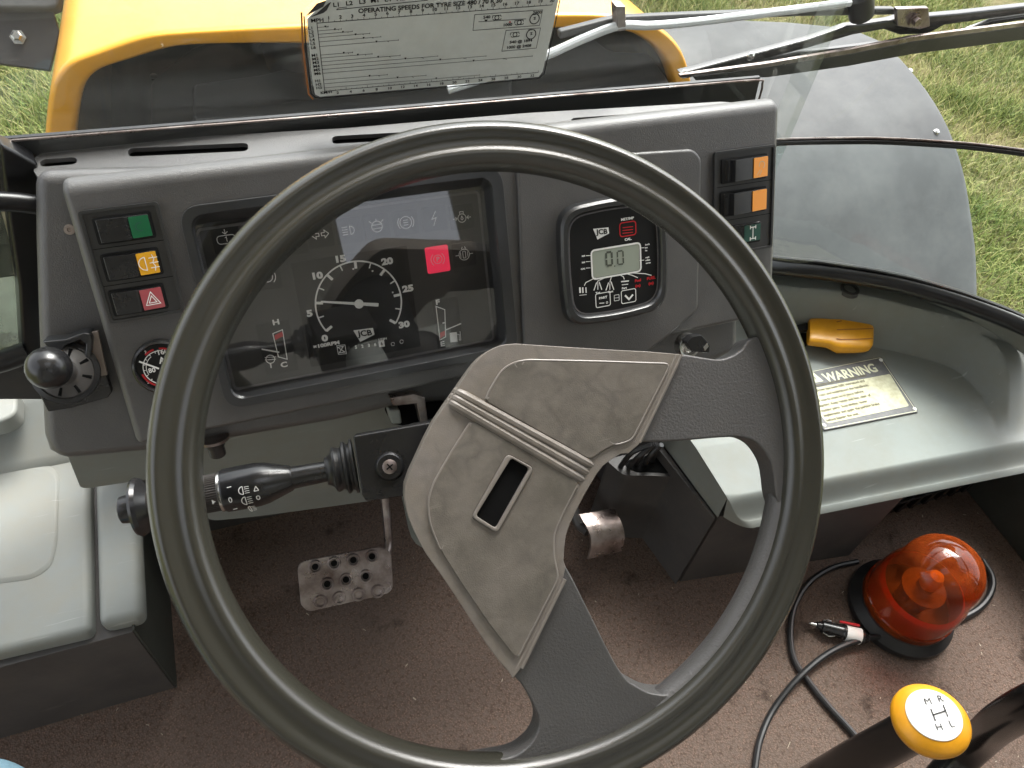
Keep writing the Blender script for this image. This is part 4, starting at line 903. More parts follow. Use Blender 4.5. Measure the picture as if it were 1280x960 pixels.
big = [(-.74, pl_[0][1]), pl_[0], pl_[1], (pl_[1][0] + .001, .95), (-.74, .95)]
lift('outer_panel', big, zl - .026, zl, M['greyl'], .008)
# shallow raised field on the outer panel and its rise towards the window
rf = uvs(HZ(zl + .004), [(-60, 735), (40, 722), (62, 708), (70, 680), (74, 575), (-60, 590)])
rfo = rnd(rf, .03, 8); rcx = Vector((sum(p[0] for p in rfo) / len(rfo), sum(p[1] for p in rfo) / len(rfo)))
loft('raised_field', [[Vector((*(rcx + (Vector(p) - rcx) * k_), z_)) for p in rfo] for k_, z_ in ((1.0, zl - .002), (.995, zl + .0004), (.97, zl + .0012), (.93, zl + .0022), (.90, zl + .0026))], M['greyl'], lc)
rs = uvs(HZ(zl), [(-80, 600), (82, 572)]); y1 = rs[1][1]
bm = bmesh.new(); prof = [(y1 - .012, zl - .01), (y1 - .006, zl + .006), (y1 + .055, zl + .055), (y1 + .075, zl + .062), (1.1, zl + .065), (1.1, zl - .01)]
fr = Fr((-.46, 0, 0), (1, 0, 0), (0, 1, 0)); solid_bm(fr, prof, -.30, .24, bm=bm); bevel(bm, .012, 4, 12); fin('raised_rear', bm, M['greyl'], lc)
q_ = uvs(HZ(zl + .075), [(-60, 535), (0, 527), (20, 516), (22, 484), (-60, 495)]); slab('tray_lip', HZ(0), rnd(q_, .01), zl + .05, zl + .075, M['greyl'], lc, .004)

# left cab corner: pillar, rails and the dusty side pane
pf = Fr((0, .62, .4), (.25, -1, 0))
cp = thing('cab_pillar', 'black cab corner pillar and rail at the left end of the dashboard', 'pillar', tuple(pf.at(20, 300)))
slab('post', pf, uvs(pf, [(0, 180), (48, 205), (52, 250), (52, 420), (50, 470), (30, 470), (24, 360), (8, 255)]), -.02, 0, M['sealm'], cp, .003)
tube('rail', [pf.at(-60, 250, .02), pf.at(10, 252, .02), pf.at(46, 256, .02)], .0075, M['sealm'], cp, seg=12)
tube('lower_rail', [pf.at(-60, 465, .0), pf.at(0, 452, .0), pf.at(34, 440, .0)], .010, M['rubber'], cp, seg=12)
slab('corner_sheet', pf, uvs(pf, [(-80, 178), (-2, 174), (43, 200), (43, 256), (-80, 256)], -.03), -.04, -.03, M['blackp'], cp, .001)
slab('sill', pf, uvs(pf, [(-80, 440), (60, 430), (60, 500), (-80, 500)], -.03), -.05, -.03, M['cowl'], cp, .002)
sw = thing('side_window', 'dusty greenish side window pane left of the dashboard pillar', 'window', tuple(pf.at(0, 350, -.025)))
slab('pane', pf, uvs(pf, [(-80, 262), (4, 258), (16, 300), (33, 436), (-80, 455)], -.025), -.028, -.024, M['dirty'], sw)
bm = bmesh.new(); ribbon(bm, pf, uvs(pf, [(3, 262), (14, 300), (31, 430)], -.02), .0025, -.02); ribbon(bm, pf, uvs(pf, [(-60, 449), (32, 432)], -.02), .003, -.02); flat('pane_edge', bm, M['cream'], sw)

# ================================================================== RIGHT CONSOLE
zr = .235
rc = thing('side_console', 'long grey right side console with the warning plate on a dark base', 'console', (.8, .5, 0))
A_ = (.471, .340); B_ = (.434, .60)
bpts = [A_, (.74, .303), (.74, .9), (B_[0], .9), B_]
slab('base', HZ(0), bpts, 0, .188, M['base'], rc, .002, 2)
slab('recess', HZ(0), [(.741, .40), (.998, .345), (.998, .40), (.85, .52), (.741, .56)], 0, .186, M['black'], rc)
fe = [HZ(.19).uv(905, 655), HZ(.19).uv(1280, 581), HZ(.19).uv(1340, 569)]
# body of the console: a height field - nose, tray, ledge under the glass
R_top = HZ(zr)
nose_l = R_top.uv(868, 560); nose_c = R_top.uv(917, 627); fr_r = R_top.uv(1280, 557)
def rim_y(x):      # where the console meets the curved window
    d = max(0, x - .585); r_ = .386 + .034 * sst(.24, .39, d)
    return .25 + math.sqrt(max(1e-4, r_ * r_ - d * d)) if d < r_ else .25
TRY = uvs(HZ(zr), [(900, 405), (985, 415), (1040, 423), (1092, 433), (1150, 446), (1188, 458), (1212, 476), (1232, 500), (1248, 530), (1262, 570)])
TRY = [(p.x, p.y) for p in crom([(*a, 0) for a in TRY], 4)]
def tray_d(x, y):      # signed distance to the tray's far edge, positive outside it
    best = 9; sg = 1
    for (ax_, ay), (bx_, by) in zip(TRY, TRY[1:]):
        ex, ey = bx_ - ax_, by - ay; L2_ = ex * ex + ey * ey; t = max(0, min(1, ((x - ax_) * ex + (y - ay) * ey) / L2_)); qx, qy = x - ax_ - ex * t, y - ay - ey * t; dd_ = qx * qx + qy * qy
        if dd_ < best: best = dd_; sg = 1 if ex * (y - ay) - ey * (x - ax_) > 0 else -1
    return math.sqrt(best) * sg
def lin(a, b, x): return max(0, min(1, (x - a) / (b - a)))
def consz(x, y):
    z = zr
    fy = nose_c[1] + (fr_r[1] - nose_c[1]) * (x - nose_c[0]) / (fr_r[0] - nose_c[0])
    # ledge: higher near the window and beyond the tray's right end
    ry = rim_y(x); d = ry - y
    z += .058 * lin(-.001, .016, tray_d(x, y)) * sst(.02, .13, y - fy) + .012 * lin(.050, .043, d)
    z -= .009 * lin(.080, .0, y - fy)
    z -= .028 * sst(.012, -.012, y - fy)
    return z
bm = bmesh.new(); NX, NY = 200, 190; VV = []
xs0 = nose_l[0]
for j in range(NY + 1):
    row = []
    for i in range(NX + 1):
        s = i / NX; t = j / NY
        # left edge runs from nose corner back and inboard
        x_front, x_back = nose_c[0], .405
        t2 = t ** 1.25
        xl_ = x_front + (nose_l[0] - nose_c[0]) * (max(0, .638 - nose_c[1]) * t2) / (nose_l[1] - nose_c[1])
        x = xl_ * (1 - s) + 1.0 * s
        fy = nose_c[1] + (fr_r[1] - nose_c[1]) * (x - nose_c[0]) / (fr_r[0] - nose_c[0])
        y0 = fy - .012 + .022 * max(0, 1 - (x - nose_c[0]) / .03) ** 2; y1 = max(rim_y(x), y0 + .01); y = y0 + (y1 - y0) * t2
        row.append(bm.verts.new((x, y, consz(x, y))))
    VV.append(row)
for a, b in zip(VV, VV[1:]):
    for i in range(NX): bm.faces.new([a[i], a[i + 1], b[i + 1], b[i]])
def skirt(loop, off, z):
    lo = [bm.verts.new((v.co.x + off[0], v.co.y + off[1], z)) for v in loop]
    for i in range(len(loop) - 1): bm.faces.new([loop[i], loop[i + 1], lo[i + 1], lo[i]])
skirt(VV[0], (.004, -.006), .19); lo = [bm.verts.new((min(r_[0].co.x - .002, A_[0] + (B_[0] - A_[0]) * (r_[0].co.y - A_[1]) / (B_[1] - A_[1]) - .002), r_[0].co.y - .004, .187)) for r_ in VV]
for k in range(len(VV) - 1): bm.faces.new([VV[k][0], VV[k + 1][0], lo[k + 1], lo[k]])
bmesh.ops.remove_doubles(bm, verts=bm.verts, dist=1e-5)
fin('top_moulding', bm, M['grey'], rc, sharp=60, weighted=False)
lo2 = crom([oncyl(x, y + 6) for x, y in lo_line], 6); lo1 = []
for p in lo2:
    a = math.atan2(p.y - .25, p.x - .585); q = Vector((.585 + .39 * math.cos(a), .25 + .39 * math.sin(a), .29)); lo1.append(q)
loft('window_upstand', [lo2, lo1], M['grey'], rc, cap=False, closed=False)
# warning plate
def zt(px, py):                                  # land a photo point on the console surface
    z = zr + .002
    for _ in range(12): p = HZ(z).at(px, py); z = consz(p.x, p.y)
    return HZ(z).at(px, py)
c_ = [zt(*p) for p in ((1003, 466), (1101, 446), (1148, 514), (1030, 537))]
WN = (c_[1] - c_[0]).cross(c_[3] - c_[0]); WN = -WN if WN.z < 0 else WN
WPF = Fr(c_[2] + Vector((0, 0, .0015)), (0, 0, 1), c_[2] - c_[3])
wq = [(988, 469), (1101, 446), (1148, 515), (1030, 538)]
wpl = uvs(WPF, wq)
wpz = slab('warning_plate', WPF, rnd(wpl, .002), -.003, .0008, M['plate'], rc, .0003, 1)
bm = bmesh.new(); ribbon(bm, WPF, scl2 if False else [tuple(Vector(p).lerp(Vector(((wpl[0][0] + wpl[2][0]) / 2, (wpl[0][1] + wpl[2][1]) / 2)), .035)) for p in wpl], .0008, .0009, True); flat('plate_border', bm, M['cprint'], wpz)
slab('cream_field', WPF, rnd(uvs(WPF, [(1000, 489), (1112, 468), (1136, 508), (1034, 530)]), .003), .0008, .0011, M['cream'], wpz)
wr = math.atan2(wpl[1][1] - wpl[0][1], wpl[1][0] - wpl[0][0])
text('WARNING', WPF, WPF.uv(1063, 467), .0205, M['cprint'], wpz, .0011, rot=wr, bold=.03, sx=.86)
bm = bmesh.new()
for st in ([(1013, 480), (1029, 477), (1016, 466)],): polyf(bm, WPF, uvs(WPF, st), .0011)
flat('warning_triangle', bm, M['cprint'], wpz)
text('!', WPF, WPF.uv(1019.5, 475), .011, M['ink'], wpz, .0014, rot=wr)
# eight rows of small worn print
for k, s in enumerate(('This machine must not be operated unless', 'the driver has been fully instructed and', 'has read and understood the handbook.', 'All guards must be in place before', 'starting. Keep hands and feet clear of', 'moving parts. Stop engine, lower', 'implements and apply the parking brake', 'before leaving the seat.')):
    y = 483.5 + k * 6; x = 1008 + k * 3.2
    text(s, WPF, WPF.uv(x + 2, y + 1), .0062, M['inkb'], wpz, .0013, rot=wr, align='LEFT', sx=.88, bold=.02)
for x, y in ((1101, 450), (1143, 511.5), (1030, 532)):
    P = WPF.at(x, y, .0008); lathe('plate_rivet', P, P + WPF.N, [(0, .0028), (.0012, .0024), (.0015, .0012), (.0008, .0008)], M['white'], wpz, seg=14)
for x, y in ((1126, 398),):
    P = zt(x, y); lathe('screw', P, P + Vector((0, 0, 1)), [(0, .0045), (.001, .0040), (.0012, .002), (.0004, .0014)], M['white'], rc, seg=16)
P = zt(1062, 362); lathe('seal_clip', P - Vector((0, 0, .004)), P + Vector((0, 0, 1)), [(0, .014), (.006, .013), (.007, .009), (.001, .008)], M['cowl'], rc, seg=20)
# grille below the overhang
gf = Fr((.742, .40, .10), (-.35, -1, 0)); 
gr = thing('heater_grille', 'black slotted heater grille under the right console overhang', 'grille', (.80, .33, .1))
gy = Fr((.742, .345, .09), (0, -1, 0), (1, 0, 0))
slab('backing', gy, [(0, -.085), (.30, -.085), (.30, .09), (0, .09)], -.01, 0, M['black'], gr)
for k in range(9):
    x = .02 + k * .026; o = slab('slat', gy, [(x, -.07), (x + .008, -.07), (x + .024, .085), (x + .016, .085)], 0, .008, M['blackp'], gr, .001, 1)
for y in (-.03, .03): slab('cross_bar', gy, [(.01, y), (.27, y), (.27, y + .004), (.01, y + .004)], .008, .011, M['blackp'], gr, .001, 1)
# dark inner wall on the far right
rw = thing('side_wall', 'dark green-grey lower cab wall at the right picture edge', 'wall', (1.0, .2, 0))
sf = Fr((.99, 0, 0), (-1, 0, 0), (0, 1, 0))
slab('panel', Fr((1.0, 0, 0), (1, 0, 0), (0, 1, 0)), [(-.9, 0), (.40, 0), (.40, .19), (-.9, .19)], 0, .02, M['baseg'], rw, .004)

# throttle
th = thing('throttle_lever', 'ribbed yellow throttle lever in a black slot on the right console', 'lever', tuple(zt(1000, 415)))
hz1 = zt(1000, 412).z
sl = HZ(hz1 + .003); slab('slot_plate', sl, uvs(sl, [(960, 390), (1012, 393), (1014, 428), (1006, 432), (970, 430)]), -.012, 0, M['black'], th, .001)
K = Fr((0, 0, 0), (0, 0, 1)); zk = hz1 + .030
fk = HZ(zk)
secs = [(1013, 397, 424, -.014, -.001), (1015, 395.5, 425, -.016, 0), (1038, 394, 427.5, -.017, 0), (1046, 391, 431, -.019, .001), (1052, 388.5, 433, -.021, .002), (1070, 387.5, 433, -.021, .002), (1086, 387.5, 432, -.021, .002), (1091, 388.5, 431, -.019, .0005), (1093.5, 391, 428, -.016, -.003)]
rings = []
for x, y0_, y1_, wa, wb in secs:
    a, b_ = Vector(fk.uv(x, y0_)), Vector(fk.uv(x, y1_)); h_ = (wb - wa)
    ring = []
    for k in range(28):
        an = 2 * math.pi * k / 28; cc_, ss_ = math.cos(an), math.sin(an); e2 = 2 / 3.4
        t_ = .5 + .5 * math.copysign(abs(cc_) ** e2, cc_); ww = (wa + wb) / 2 + h_ / 2 * math.copysign(abs(ss_) ** e2, ss_)
        p = a.lerp(b_, t_)
        if x > 1046 and ss_ > .2 and min(abs(t_ - v) for v in (.3, .55, .8)) < .035: ww -= .0005
        ring.append(fk.P(p.x, p.y, ww))
    rings.append(ring)
loft('handle', rings, M['knob'], th, sharp=50, weighted=False)
for t_ in (.28, .54, .80):
    bm = bmesh.new(); ribbon(bm, fk, [tuple(Vector(fk.uv(x, y0_, .0022)).lerp(Vector(fk.uv(x, y1_, .0022)), t_)) for x, y0_, y1_, wa, wb in secs[3:8]], .0017, .0024 if t_ < .7 and t_ > .3 else .0012); flat('grip_groove', bm, M['groove'], th)
box('stem', tuple(fk.at(1000, 411, -.012)), (.03, .012, .006), M['black'], th, .001)

# ================================================================== STEERING COLUMN, STALK
sc_ = thing('steering_column', 'steering column below the hub with black switch box and indicator stalk', 'steering column', tuple(WH.P(0, 0, -.4)))
def wbox(u0, v0, u1, v1, r_, w): return [WH.P(u, v, w) for u, v in rr(u0, v0, u1, v1, r_)]
sh = [wbox(*WH.uv(517, 688, -.05)[0:1], *WH.uv(530, 690, -.05)[1:2], .05, .06, .02, -.05)]
cw = WH.uv(512, 668, -.10); x0 = cw[0]; yb = WH.uv(530, 690, -.10)[1]
loft('shroud', [wbox(x0, yb, .05, .02, .02, -.10), wbox(x0 + .004, yb + .004, .05, .02, .02, -.14), wbox(x0 + .01, yb + .02, .045, .03, .02, -.34)], M['grey'], sc_)
tube('outer_tube', [WH.P(0, .0, -.12), WH.P(0, 0, -.55)], .035, M['black'], sc_, seg=20, smooth=0)
SW = -.045
sq = [(441, 545), (560, 524), (560, 612), (458, 627), (452, 618)]
swb = slab('switch_box', WH, rnd(uvs(WH, sq, SW), .002), SW - .05, SW, M['blackp'], sc_, .0022, 3)
P = WH.at(487, 583, SW)
lathe('box_boss', P - WH.N * .003, P + WH.N, [(0, .0105), (.004, .0095), (.0055, .008), (.0055, .006)], M['blackp'], swb, seg=28)
lathe('box_screw', P, P + WH.N, [(0, .0048), (.0035, .0048), (.0042, .0035), (.0042, 0)], M['steel'], swb, seg=20)
bm = bmesh.new(); pu = WH.uv(487, 583, SW)
for a in (.5, .5 + math.pi / 2): ribbon(bm, WH, [(pu[0] - math.cos(a) * .0026, pu[1] - math.sin(a) * .0026), (pu[0] + math.cos(a) * .0026, pu[1] + math.sin(a) * .0026)], .0009, SW + .0044)
flat('screw_cross', bm, M['hollow'], swb)
# stalk: everything turned about one axis
SWp = SW - .022
A = WH.at(446, 582, SWp); B = WH.at(156, 637, SWp); axv = (B - A).normalized(); 
def sl_t(x): # px x along the axis -> metres
    y = 582 + (x - 446) / (156 - 446) * 55; return (WH.at(x, y, SWp) - A).length
mpp = (A - B).length / math.hypot(290, 55)
def rpx(h): return h * mpp / 2 * .93
def prof(*pts): return [(sl_t(x), rpx(h)) for x, h in pts]
lathe('boot', A, B, prof((449, 78), (444, 80), (441, 79), (440, 68), (437, 67), (434, 76), (431, 76), (429, 62), (426, 60), (421, 66), (418, 64), (415, 48), (411, 42), (408, 40), (408, 30)), M['rubber'], sc_, seg=36)
st = lathe('indicator_stalk', A, B, prof((412, 29), (380, 31), (366, 32), (364, 36), (356, 42), (345, 50), (334, 58), (322, 62), (300, 62), (282, 61), (279, 57)), M['blackp'], sc_, seg=36)
lathe('chrome_band', A, B, prof((280, 56), (279, 57.5), (276, 57.5), (275, 55)), M['steelb'], st, seg=36)
# knurled grip
bm = bmesh.new(); x_, y_, z_ = axis_frame(A, B); sg = 96; rings = []
for xx, hh in ((276, 54), (251, 53), (250, 53), (200, 50), (182, 49), (180, 44)):
    t = sl_t(xx); rings.append([A + z_ * t + (x_ * math.cos(2 * math.pi * i / sg) + y_ * math.sin(2 * math.pi * i / sg)) * (rpx(hh) * (1.0 if i % 2 else .965)) for i in range(sg)])
loft('knurled_grip', rings, mat('knurl_plastic', (.035, .03, .026), .5, .3, dust=.3, dcol=(.08, .07, .06)), st, sharp=15, weighted=False)
lathe('grip_flange', A, B, prof((190, 46), (184, 62), (179, 78), (174, 82), (170, 78), (168, 62), (166, 46)), M['blackp'], st, seg=40)
lathe('end_button', A, B, prof((170, 40), (158, 39), (152, 37), (150, 30), (150, 0)), M['blackp'], st, seg=30)
# printing on the stalk: on the side facing the driver
SF = Fr(A + axv * sl_t(320), (-(axv.cross(axv.cross((EYE - A).normalized())))).normalized(), axv * -1)
if SF.V.z < 0: pass
rs_ = rpx(62) + .0003
def onst(px, py): # stalk-surface point by projecting to the plane touching the cylinder
    return SF.uv(px, py, rs_)
bm = bmesh.new(); sw_ = rs_ + .0002
def wrapw(v): return math.sqrt(max(0, rs_ * rs_ - v * v)) + .0004
def sribbon(pts, wd=.0006):
    P = [Vector(p) for p in pts]
    for a, b_ in zip(P, P[1:]):
        d = (b_ - a); 
        if d.length < 1e-6: continue
        d.normalize(); nn = Vector((-d.y, d.x)) * wd / 2
        bm.faces.new([bm.verts.new(SF.P(q.x, q.y, wrapw(q.y))) for q in (a + nn, a - nn, b_ - nn, b_ + nn)])
def head(cx_, cy_, s=1):
    o = SF.uv(cx_, cy_, rs_ * .9); f = .0010 * s
    sribbon([(o[0] - x * f * 1.0, o[1] + y * f) for x, y in arc((0, 0), 2.6, -90, 90, 8)] + [(o[0], o[1] + 2.6 * f), (o[0], o[1] - 2.6 * f)])
    for k in (-2, -.7, .7, 2): sribbon([(o[0] + 1 * f, o[1] + k * f), (o[0] + 4 * f, o[1] + k * f)], .0004)
for x, y, s in ((304, 613, 1), (307, 626, 1), (311, 637, .7)): head(x, y, s)
o = SF.uv(288, 625, rs_ * .9); sribbon([(o[0] + math.cos(R(a)) * .0009, o[1] + math.sin(R(a)) * .0016) for a in range(0, 361, 40)])
for x, y in ((287, 609), (292, 637)): o = SF.uv(x, y, rs_ * .9); sribbon([(o[0] - .0014, o[1]), (o[0] + .0014, o[1] + .0002)])
o = SF.uv(321, 611, rs_ * .8); sribbon([(o[0] - .0015, o[1] - .0012), (o[0] + .0015, o[1] - .0012), (o[0], o[1] + .0018), (o[0] - .0015, o[1] - .0012)])
o = SF.uv(323, 622, rs_ * .8); sribbon([(o[0] + math.cos(R(a)) * .0011, o[1] + math.sin(R(a)) * .0013) for a in range(0, 361, 40)])
o = SF.uv(269, 627, rs_ * .8); 
for k in range(4): sribbon([(o[0] - .0012 + k * .0006, o[1] - .0014 + k * .0005), (o[0] - .0012 + k * .0006, o[1] + .0014 - k * .0005)])
flat('stalk_symbols', bm, M['white'], st)
# hook bracket behind the hub, seen above the switch box
HK = Fr(D.P(0, vb, -.02), D.N)
slab('hook_bracket', HK, uvs(HK, [(487, 497), (518, 492), (531, 497), (536, 530), (528, 534), (521, 505), (492, 508)]), -.02, 0, M['steel'], sc_, .0012)
slab('column_recess', HK, uvs(HK, [(484, 494), (600, 478), (760, 470), (760, 560), (600, 545), (490, 530)], -.024), -.10, -.024, M['hollow'], sc_)
slab('grey_tab', HK, uvs(HK, [(486, 513), (500, 512), (503, 530), (490, 531)], -.01), -.03, -.01, M['grey'], sc_, .002)

# ================================================================== STEERING WHEEL
sw_t = thing('steering_wheel', 'large black steering wheel with two broad spokes and a worn brown centre pad', 'steering wheel', tuple(WH.O))
RM = .1955; NS = 160; profr = []
# rim section: round outside, soft double ridge on the driver's side, flatter inside
sec = [(.0165, .000), (.0158, .006), (.0125, .0118), (.0085, .0145), (.0050, .0140), (.0010, .0125), (-.0035, .0122), (-.0080, .0135), (-.0115, .0125), (-.0148, .0085), (-.0162, .002), (-.0158, -.006), (-.012, -.012), (-.005, -.0155), (.004, -.0158), (.012, -.0125), (.0158, -.007)]
sec = [(p.x * .9, p.y) for p in crom([(a, b, 0) for a, b in sec + sec[:1]], 3)[:-1]]
rings = []
for i in range(NS):
    a = 2 * math.pi * i / NS; rings.append([WH.P((RM + s) * math.cos(a), (RM + s) * math.sin(a), w) for s, w in sec])
bm = bmesh.new(); VV = [[bm.verts.new(p) for p in rg] for rg in rings]; n = len(sec)
for i in range(NS):
    a, b = VV[i], VV[(i + 1) % NS]
    for k in range(n): bm.faces.new([a[k], a[(k + 1) % n], b[(k + 1) % n], b[k]])
fin('rim', bm, M['rim'], sw_t, sharp=80, weighted=False)
SPW = .006
spoke_r = [(792, 553), (850, 551), (900, 547), (928, 547), (947, 555), (960, 571), (967, 590), (972, 625), (984, 640), (1000, 560), (992, 440), (975, 425), (950, 421), (936, 425), (928, 436), (914, 445), (895, 449), (846, 443), (835, 462)]
spoke_b = [(700, 716), (707, 708), (734, 760), (765, 822), (782, 848), (796, 858), (812, 866), (830, 869), (850, 868), (880, 890), (800, 945), (680, 975), (560, 985), (540, 965), (600, 954), (638, 947), (657, 936), (669, 922), (674, 902), (665, 878), (650, 853), (634, 836), (650, 820)]
def spoke(pts, name):
    p = uvs(WH, pts, SPW); p = [(q.x, q.y) for q in crom([(*a, 0) for a in p + p[:1]], 3)[:-1]]
    return slab(name, WH, p, SPW - .020, SPW, M['spoke'], sw_t, .0058, 5, sharp=60)
spoke(spoke_r, 'spoke'); spoke(spoke_b, 'spoke')
PWD = .010
pad_px = [(644, 430), (750, 437), (846, 443), (842, 456), (797, 555), (774, 567), (752, 582), (737, 604), (718, 639), (706, 668), (703, 700), (702, 724), (648, 836), (635, 838), (607, 803), (576, 755), (550, 716), (530, 688), (515, 658), (507, 634), (506, 606), (520, 572), (542, 527), (571, 485), (593, 454), (608, 440), (625, 432)]
hole_px = [(638, 572), (661, 585), (619, 660), (594, 644)]
slot_out = [(634, 567), (667, 585), (621, 666), (589, 646)]
ppad = uvs(WH, pad_px, PWD - .003); ppad = [(q.x, q.y) for q in crom([(*a, 0) for a in ppad + ppad[:1]], 2)[:-1]]
hole = rnd(uvs(WH, hole_px, PWD), .002, 3)
slab('centre_pad', WH, ppad, PWD - .024, PWD, M['pad'], sw_t, .0065, 5, holes=[hole], top_only=True, sharp=60)
up = [(658, 450), (750, 452), (838, 455), (790, 550), (768, 557), (752, 565), (738, 576), (606, 502), (612, 488), (626, 464), (640, 454)]
lo = [(590, 525), (724, 602), (705, 638), (692, 668), (692, 696), (698, 722), (646, 824), (615, 785), (580, 734), (552, 690), (538, 655), (535, 628), (541, 606), (562, 569)]
def panel(pts, name, holes=()):
    p = uvs(WH, pts, PWD + .0012); p = [(q.x, q.y) for q in crom([(*a, 0) for a in p + p[:1]], 2)[:-1]] if False else rnd(p, .004, 3)
    return slab(name, WH, p, PWD - .002, PWD + .0016, M['padp'], sw_t, .0012, 2, holes=holes, top_only=True, sharp=50)
def bead(pts, rr_=.0008, cl=False): tube('outline_bead', [WH.P(p[0], p[1], PWD + .0009) for p in (rnd(uvs(WH, pts, PWD + .0012), .004, 3) + ([] if not cl else []))], rr_, M['bead'], sw_t, seg=8, smooth=0)
bead([up[-1]] + up[0:5]); bead([up[7], up[8], up[9], up[10], up[0]]); bead(lo[1:7]); bead(lo[9:14] + lo[0:1])
panel(up, 'pad_panel'); panel(lo, 'pad_panel', [rnd(uvs(WH, slot_out, PWD + .0012), .003, 3)])
so = rnd(uvs(WH, slot_out, PWD + .0016), .003, 3)
slab('slot_frame', WH, so, PWD - .004, PWD + .0030, M['bead'], sw_t, .0009, 2, holes=[hole], sharp=50)
bm = bmesh.new(); loft('', [[WH.P(u, v, PWD) for u, v in hole], [WH.P(u, v, PWD - .035) for u, v in hole]], None, cap=True, bm=bm); fin('slot_well', bm, M['hollow'], sw_t)
for pts in ([(706, 722), (734, 777), (765, 836), (782, 860), (796, 868), (812, 873)],): tube('edge_bead', [WH.at(x, y, SPW - .0018) for x, y in pts], .0016, M['spoke'], sw_t, seg=8, smooth=4)
# textured inner flank of the rim between the two spokes
ta = WH.uv(992, 530, 0); tb_ = WH.uv(745, 935, 0); aa, ab = math.atan2(ta[1], ta[0]), math.atan2(tb_[1], tb_[0])
rings = []
for k in range(41):
    a = aa + (ab - aa) * k / 40; e3 = sst(0, .22, k / 40) * sst(1, .80, k / 40); e4 = .45 + .55 * e3; q3 = .008 * (1 - e3)
    rings.append([WH.P((r_ + (q3 if r_ < .19 else 0)) * math.cos(a), (r_ + (q3 if r_ < .19 else 0)) * math.sin(a), w * e4 if w > 0 else w) for r_, w in ((.192, .0065), (.186, .0082), (.182, .0072), (.1785, .004), (.1770, -.001), (.1775, -.007), (.181, -.012), (.190, -.012))])
loft('inner_flank', rings, M['spoke'], sw_t, sharp=70, weighted=False)
# three ribs across the pad
for k in range(3):
    t = (k + .5) / 3
    a = Vector((571, 485)).lerp(Vector((559, 505)), t); b_ = Vector((747, 580)).lerp(Vector((730, 607)), t); a = a + Vector((2, 1)); b_ -= Vector((3, 2))
    pts = [WH.at(*(a.lerp(b_, s)), PWD) for s in (0, .03, .12, .5, .9, 1)]; pts[0] -= WH.N * .004; pts[1] -= WH.N * .001; pts[-1] -= WH.N * .003
    tube('pad_rib', pts, .0030, M['pad'], sw_t, seg=10, smooth=4)
# raised beads along the seams between the pad and the spokes
for pts in (((846, 444), (842, 457), (796, 553)), ((703, 724), (649, 835))):
    for dx in (-3, 3): tube('seam_bead', [WH.at(x + dx, y, PWD - .001) for x, y in pts], .0013, M['bead'], sw_t, seg=8, smooth=2)
lathe('hub_boss', WH.P(-.01, .0, -.016), WH.P(-.01, .0, -.1), [(0, .04), (.03, .035), (.05, .03), (.12, .03)], M['black'], sw_t, seg=28)

# ================================================================== PEDALS
PF = Fr((.02, .46, .14), (0, -.62, .78))
cp_ = thing('clutch_pedal', 'scuffed steel clutch pedal with raised ring treads left of the column', 'pedal', tuple(PF.at(430, 720)))
slab('pad', PF, rnd(uvs(PF, [(371, 703), (478, 683), (489, 692), (492, 741), (385, 765), (376, 756)]), [.012, .010, .004, .012, .012, .003]), -.004, 0, M['steel'], cp_, .0012, 2)
for x, y in ((394, 708.5), (417.5, 704), (441.5, 700), (465, 695.5), (409, 730), (432.5, 724.5), (457, 720), (400.5, 752), (424, 747.5), (448, 743), (472, 739)):
    P = PF.at(x, y); lathe('tread_ring', P - PF.N * .001, P + PF.N, [(0, .0088), (.0022, .0082), (.0042, .0072), (.0042, .0060), (.001, .0046), (.0012, 0)], M['steel'], cp_, seg=22)
for x, y in ((394, 708.5), (417.5, 704), (441.5, 700), (465, 695.5), (409, 730), (432.5, 724.5), (457, 720)):
    P = PF.at(x, y); lathe('tread_hole', P, P + PF.N, [(.0003, .0040), (.0006, .0040), (.0006, 0)], M['hollow'], cp_, seg=16, cap=False)
tube('arm', [PF.at(484, 600, .02) + Vector((0, .08, .12)), PF.at(486, 640, -.01) + Vector((0, .03, .03)), PF.at(485, 665, -.02), PF.at(484, 690, -.018), PF.at(470, 712, -.010)], .0065, M['steel'], cp_, seg=12, sx=.8)
BF = Fr((.33, .47, .14), (0, -.62, .78))
bp_ = thing('brake_pedal', 'curved bare steel pedal plate worn shiny right of the steering hub', 'pedal', tuple(BF.at(750, 668)))
tl, tr, br_, bl_ = (Vector(BF.uv(*p)) for p in ((724, 643), (768, 636), (777, 689), (735, 699)))
rings = []
for k in range(13):
    s = k / 12; bow = .016 * math.sin(math.pi * s) ; a = tl.lerp(bl_, s); b_ = tr.lerp(br_, s); a = a + Vector((.004 * math.sin(math.pi * s), 0)); b_ = b_ + Vector((.002 * math.sin(math.pi * s), 0))
    rings.append([BF.P(a.x, a.y, bow), BF.P(b_.x, b_.y, bow), BF.P(b_.x, b_.y, bow - .005), BF.P(a.x, a.y, bow - .005)])
loft('pad', rings, M['steel'], bp_, sharp=40)
tube('arm', [BF.at(735, 665, -.006), BF.at(722, 652, -.02), BF.at(715, 620, -.02), BF.at(716, 580, .02)], .007, M['base'], bp_, seg=10)
